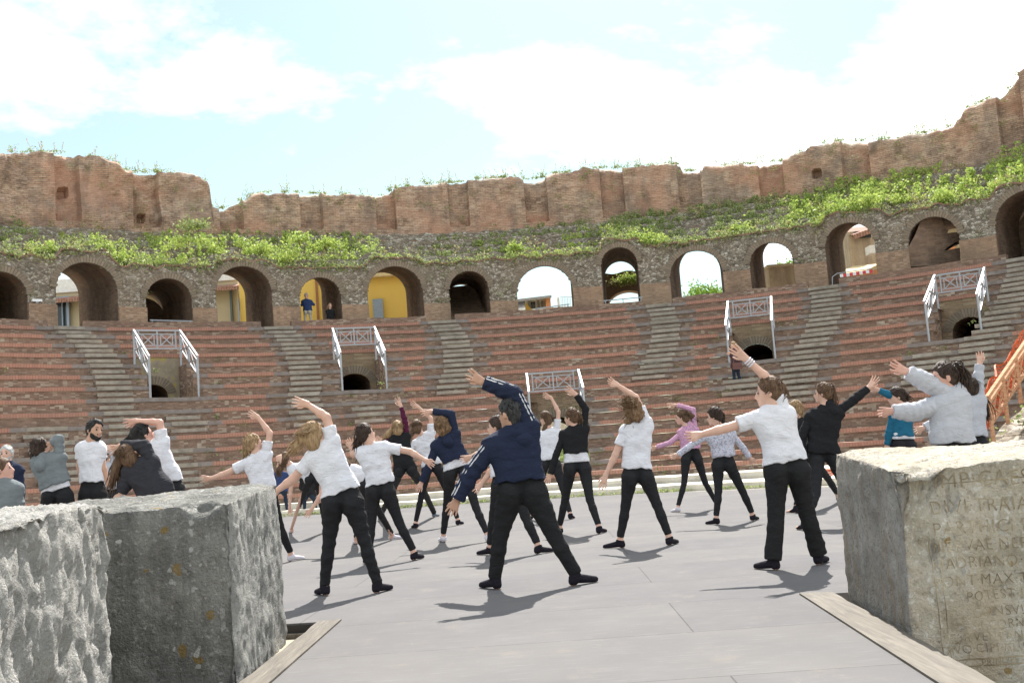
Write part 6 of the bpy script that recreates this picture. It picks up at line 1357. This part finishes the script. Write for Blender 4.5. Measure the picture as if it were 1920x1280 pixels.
root, P, L, Mh, hp_ = person('tall woman in loose white tee and flared black trousers with white wristbands', s=1.04, head=(1441, 735), face=(-.95, .25), neck=(1450, 762), sL=(1420, 786), eL=(1360, 803), wL=(1312, 815), tL=(1283, 819), sR=(1474, 776), eR=(1446, 716), wR=(1400, 674), tR=(1368, 647),
    waist=(1470, 846), hL=(1456, 884), hR=(1495, 882), kL=(1455, 962), gL=(1452, 1068), toL=(1416, 1066), kR=(1512, 958), gR=(1536, 1058), toR=(1552, 1052), hair='bun', hm=H_br, tail=[(1456, 716), (1464, 724), (1466, 738), (1464, 750)], leg=C_pants, flare=1.0, hem=(1468, 866), seed=16, bulk=1.3, tie=B_blk, sock='long', hips=1.0)
mb = MB(); d_ = unit(P['wR'] - P['eR']); u_ = unit(np.cross(d_, [0, 1, 0])); v_ = np.cross(d_, u_)
for j in range(3): c_ = P['wR'] - d_ * (.012 + j * .022); mb.tube([c_ + .033 * (cos(a) * u_ + sin(a) * v_) for a in np.linspace(0, 2 * pi, 13)], .007, 6)
mb.build('wristband', B_wht, root, smooth=True)
person('blond girl mostly hidden between the tall woman and the black hoodie', D=16.5, head=(1490, 766), face=(-.8, .5), neck=(1494, 784), sL=(1482, 794), eL=(1478, 824), wL=(1476, 850), tL=(1476, 862), sR=(1508, 792), eR=(1516, 822), wR=(1520, 850), tR=(1521, 862),
    waist=(1503, 842), hL=(1500, 860), hR=(1520, 858), kL=(1502, 910), gL=(1494, 962), toL=(1484, 962), kR=(1552, 896), gR=(1573, 940), toR=(1583, 946), top='long', cm=C_bhood, hair='pony', hm=H_bl, tail=[(1497, 756), (1502, 766), (1501, 778), (1496, 790)], hem=(1503, 850), seed=17)
person('girl in black hoodie with long dark ponytail, arm stretched out to the upper right', head=(1543, 737), face=(-.85, .5), neck=(1548, 762), sL=(1520, 782), eL=(1500, 825), wL=(1507, 862), tL=(1508, 880), sR=(1570, 772), eR=(1600, 750), wR=(1628, 727), tR=(1648, 704),
    waist=(1541, 838), hL=(1531, 862), hR=(1563, 860), kL=(1530, 925), gL=(1510, 994), toL=(1486, 992), kR=(1584, 912), gR=(1606, 975), toR=(1622, 970), top='hood', cm=C_bhood, hair='pony', hm=H_br, tail=[(1555, 722), (1562, 734), (1564, 752), (1560, 772)], tie=B_wht, hem=(1541, 850), seed=18, bulk=.95)
person('girl in teal long sleeved top with dark bun beside the light grey hoodie', D=13.6, head=(1681, 744), face=(-1, .1), neck=(1690, 762), sL=(1676, 776), eL=(1668, 808), wL=(1663, 836), tL=(1662, 850), sR=(1700, 770), eR=(1672, 742), wR=(1647, 731), tR=(1632, 728),
    waist=(1691, 816), hL=(1684, 836), hR=(1704, 836), top='long', cm=C_teal, hair='bun', hm=H_db, tail=[(1692, 736), (1699, 740), (1702, 748)], hem=(1691, 818), under=(1691, 823), seed=19)
person('girl in large light grey hoodie with dark ponytail facing left above the inscribed block', D=8.9, head=(1770, 708), face=(-1, .05), neck=(1782, 738), sL=(1764, 758), eL=(1716, 772), wL=(1672, 771), tL=(1644, 772), sR=(1792, 748), eR=(1735, 715), wR=(1700, 697), tR=(1666, 681),
    waist=(1783, 812), hL=(1778, 850), hR=(1806, 850), top='hood', cm=C_lgrey, hair='pony', hm=H_db, tail=[(1789, 684), (1800, 690), (1808, 708), (1806, 724)], tie=B_blk, hem=(1785, 830), seed=20, bulk=1.3, skin=S3)
person('girl with very long brown ponytail, one hand raised behind the light grey hoodie', D=12.5, head=(1816, 728), face=(-.6, .7), neck=(1820, 748), sL=(1800, 764), eL=(1768, 786), wL=(1732, 802), tL=(1711, 808), sR=(1836, 746), eR=(1834, 712), wR=(1837, 682), tR=(1838, 657),
    waist=(1824, 812), hL=(1816, 834), hR=(1838, 834), top='sweat', cm=C_lgrey, hair='pony', hm=H_db, tail=[(1828, 722), (1840, 740), (1848, 762), (1851, 786)], tie=B_blk, hem=(1826, 818), seed=21)
# left group behind the stones
person('white bearded man in dark navy jacket at the far left edge', D=15.5, group='onlookers', s=1.05, head=(12, 851), face=(.1, -1), neck=(14, 868), sL=(-8, 882), eL=(-12, 915), wL=(-8, 945), tL=(-6, 958), sR=(34, 882), eR=(39, 915), wR=(38, 945), tR=(38, 958),
    waist=(14, 930), hL=(4, 950), hR=(25, 950), top='jacket', cm=C_navy, hair='short', hm=H_gy, beard=H_gy, hem=(14, 962), seed=22)
person('girl in dark grey hoodie at the lower left edge looking right', D=11.5, head=(5, 880), face=(1, .15), neck=(8, 902), sL=(-16, 918), eL=(-24, 958), wL=(-10, 990), tL=(-2, 1000), sR=(30, 918), eR=(38, 958), wR=(34, 990), tR=(30, 1004),
    waist=(8, 980), hL=(-4, 1010), hR=(20, 1010), top='hood', cm=C_grey, hair='bun', hm=H_br, hem=(8, 1000), seed=23, skin=S3)
person('girl in grey hoodie with both arms folded over her face, blue hair tie', D=12.4, head=(77, 840), face=(.5, .85), tilt=(-.2, .97), neck=(86, 860), sL=(72, 866), eL=(72, 878), wL=(86, 848), tL=(93, 834), sR=(112, 858), eR=(110, 824), wR=(96, 830), tR=(88, 838),
    waist=(104, 905), hL=(94, 930), hR=(122, 930), top='hood', cm=C_grey, hair='pony', hm=H_db, tail=[(72, 826), (65, 836), (64, 848), (68, 858)], tie=B_blu, hem=(105, 910), under=(106, 920), seed=24)
person('bearded man in white tee and black trousers standing upright and looking down', D=12.6, s=1.1, group='onlookers', head=(178, 806), face=(.75, -.55), neck=(172, 828), sL=(152, 840), eL=(150, 874), wL=(155, 906), tL=(159, 926), sR=(188, 840), eR=(191, 872), wR=(200, 896), tR=(206, 908),
    waist=(173, 898), hL=(165, 925), hR=(184, 925), hair='short', hm=H_bk, beard=H_bk, hem=(174, 903), seed=25, skin=S2, bulk=.6, leg=C_pants)
person('dancer with a red hair tie and grey sleeves behind the bearded man', D=14.0, head=(194, 856), face=(.3, .9), neck=(200, 872), sL=(190, 880), eL=(184, 856), wL=(200, 838), tL=(212, 842), sR=(212, 878), eR=(214, 856), wR=(206, 842), tR=(198, 846),
    waist=(206, 914), hL=(200, 932), hR=(216, 932), top='sweat', cm=C_lgrey, hair='bun', hm=H_db, tail=[(188, 850), (190, 856), (192, 862)], tie=B_red, hem=(206, 918), seed=26, bulk=.8)
person('woman in charcoal jacket bent over with long brown hair hanging to the left', D=10.6, head=(245, 852), face=(.45, .9), tilt=(-.5, .75), neck=(256, 868), sL=(248, 880), eL=(236, 905), wL=(228, 925), tL=(222, 936), sR=(284, 866), eR=(270, 836), wR=(226, 836), tR=(202, 852),
    waist=(290, 912), hL=(282, 945), hR=(312, 945), top='jacket', cm=C_char, hair='long', hm=H_br, tail=[(232, 844), (222, 868), (215, 890), (209, 914)], hem=(298, 936), seed=27, wind=(-.4, 0, -1), bulk=1.1)
person('woman in white tee with black ponytail and bare arm arched over her head', D=11.2, head=(270, 816), face=(.8, .5), neck=(285, 838), sL=(276, 850), eL=(264, 878), wL=(256, 900), tL=(252, 912), sR=(306, 826), eR=(299, 792), wR=(256, 789), tR=(230, 795),
    waist=(312, 890), hL=(304, 920), hR=(330, 918), hair='pony', hm=H_bk, tail=[(258, 808), (248, 816), (243, 826), (240, 836)], hem=(318, 908), seed=28, skin=S3)
# seated helpers on the first row, far behind
def seated(lab, x, y, D, cm, hm, sx=1):
    c = at(x, y, D); pc = lambda dx, dz, dy=0.: None
    def px_of(dx, dz):
        p = np.array([c[0] + dx, D, c[2] + dz]) - CAMP; d_ = p @ FWD; return (960 + FPX * (p @ CRT) / d_, 640 - FPX * (p @ CUP) / d_)
    return person(lab, D=D, group='people sitting on the lowest seats', head=px_of(0, .0), face=(0, -1), neck=px_of(0, -.2), sL=px_of(-.17, -.28), eL=px_of(-.22, -.5), wL=px_of(-.1, -.6), tL=px_of(0, -.62), sR=px_of(.17, -.28), eR=px_of(.22, -.5), wR=px_of(.1, -.6), tR=px_of(0, -.65), waist=px_of(0, -.62), hL=px_of(-.1, -.74), hR=px_of(.1, -.74), kL=px_of(-.13, -.82), kR=px_of(.13, -.82), top='jacket', cm=cm, hair='short', hm=hm, hem=px_of(0, -.75), seed=int(x), leg=C_jean, low=True)
seated('person in dark blue jacket sitting on the lowest seats behind the bending girl', 523, 872, 31.0, C_blue, H_br)
seated('person in black top sitting on the lowest seats, just right of the bending girl', 577, 880, 31.0, C_bhood, H_br)
# onlookers higher up
zf = ZW
root, P, L, Mh, hp_ = person('white haired man in blue jacket holding up a phone in the fifth arch', D=43.6, s=.97, group='onlookers', head=(574, 554.5), face=(.1, -1), neck=(575, 561), sL=(568, 566), eL=(566, 572), wL=(570, 566), tL=(574, 563), sR=(583, 566), eR=(588, 571), wR=(582, 566), tR=(577, 563),
    waist=(577, 579), hL=(573, 584), hR=(581, 584), kL=(572, 594), kR=(582, 594), top='jacket', cm=C_blue, leg=C_kh, hair='short', hm=H_gy, hem=(577, 583), seed=30, low=True)
mb = MB(); mb.box(lp(P['tL'], P['tR'], .5) + [0, -.03, .02], (.16, .02, .08)); mb.build('phone', C_phone, root)
person('woman in black with long reddish hair beside the man holding a phone', D=43.6, s=.88, group='onlookers', head=(619, 573), face=(.3, -1), neck=(619, 579), sL=(613, 583), eL=(614, 590), wL=(620, 588), tL=(623, 587), sR=(625, 583), eR=(626, 590), wR=(621, 588), tR=(619, 587),
    waist=(619, 593), hL=(616, 598), hR=(623, 598), kL=(616, 606), kR=(623, 606), top='long', cm=C_bhood, leg=C_bhood, hair='long', hm=H_cu, tail=[(617, 570), (614, 578), (614, 585)], hem=(619, 600), seed=31, low=True)
root, P, L, Mh, hp_ = person('blond woman in brown coat standing high on the seats below a doorway railing', D=36.2, s=.98, group='onlookers', head=(1375, 647), face=(-1, 0), neck=(1378, 654), sL=(1373, 660), eL=(1372, 668), wL=(1368, 664), tL=(1365, 662), sR=(1384, 660), eR=(1386, 668), wR=(1385, 675), tR=(1384, 679),
    waist=(1380, 678), hL=(1376, 686), hR=(1383, 686), kL=(1376, 700), kR=(1384, 700), top='jacket', cm=C_brown, leg=C_jean, hair='long', hm=H_bl, hem=(1380, 690), seed=32, low=True, legs=True)
bg = at(1382, 686, 35.95); b_ = empty('shoulder_bag', bg, 'dark red leather shoulder bag hanging on the hip of the woman on the seats', 'bag')
mb = MB(); mb.box(bg, (.30, .14, .22)); mb.box(bg + [0, -.075, .05], (.31, .02, .12)); mb.build('pouch', C_bag, b_); mb = MB(); mb.tube([bg + [-.12, 0, .1], at(1378, 668, 36.0), at(1376, 659, 36.1)], .012, 5); mb.build('strap', C_bag, b_)
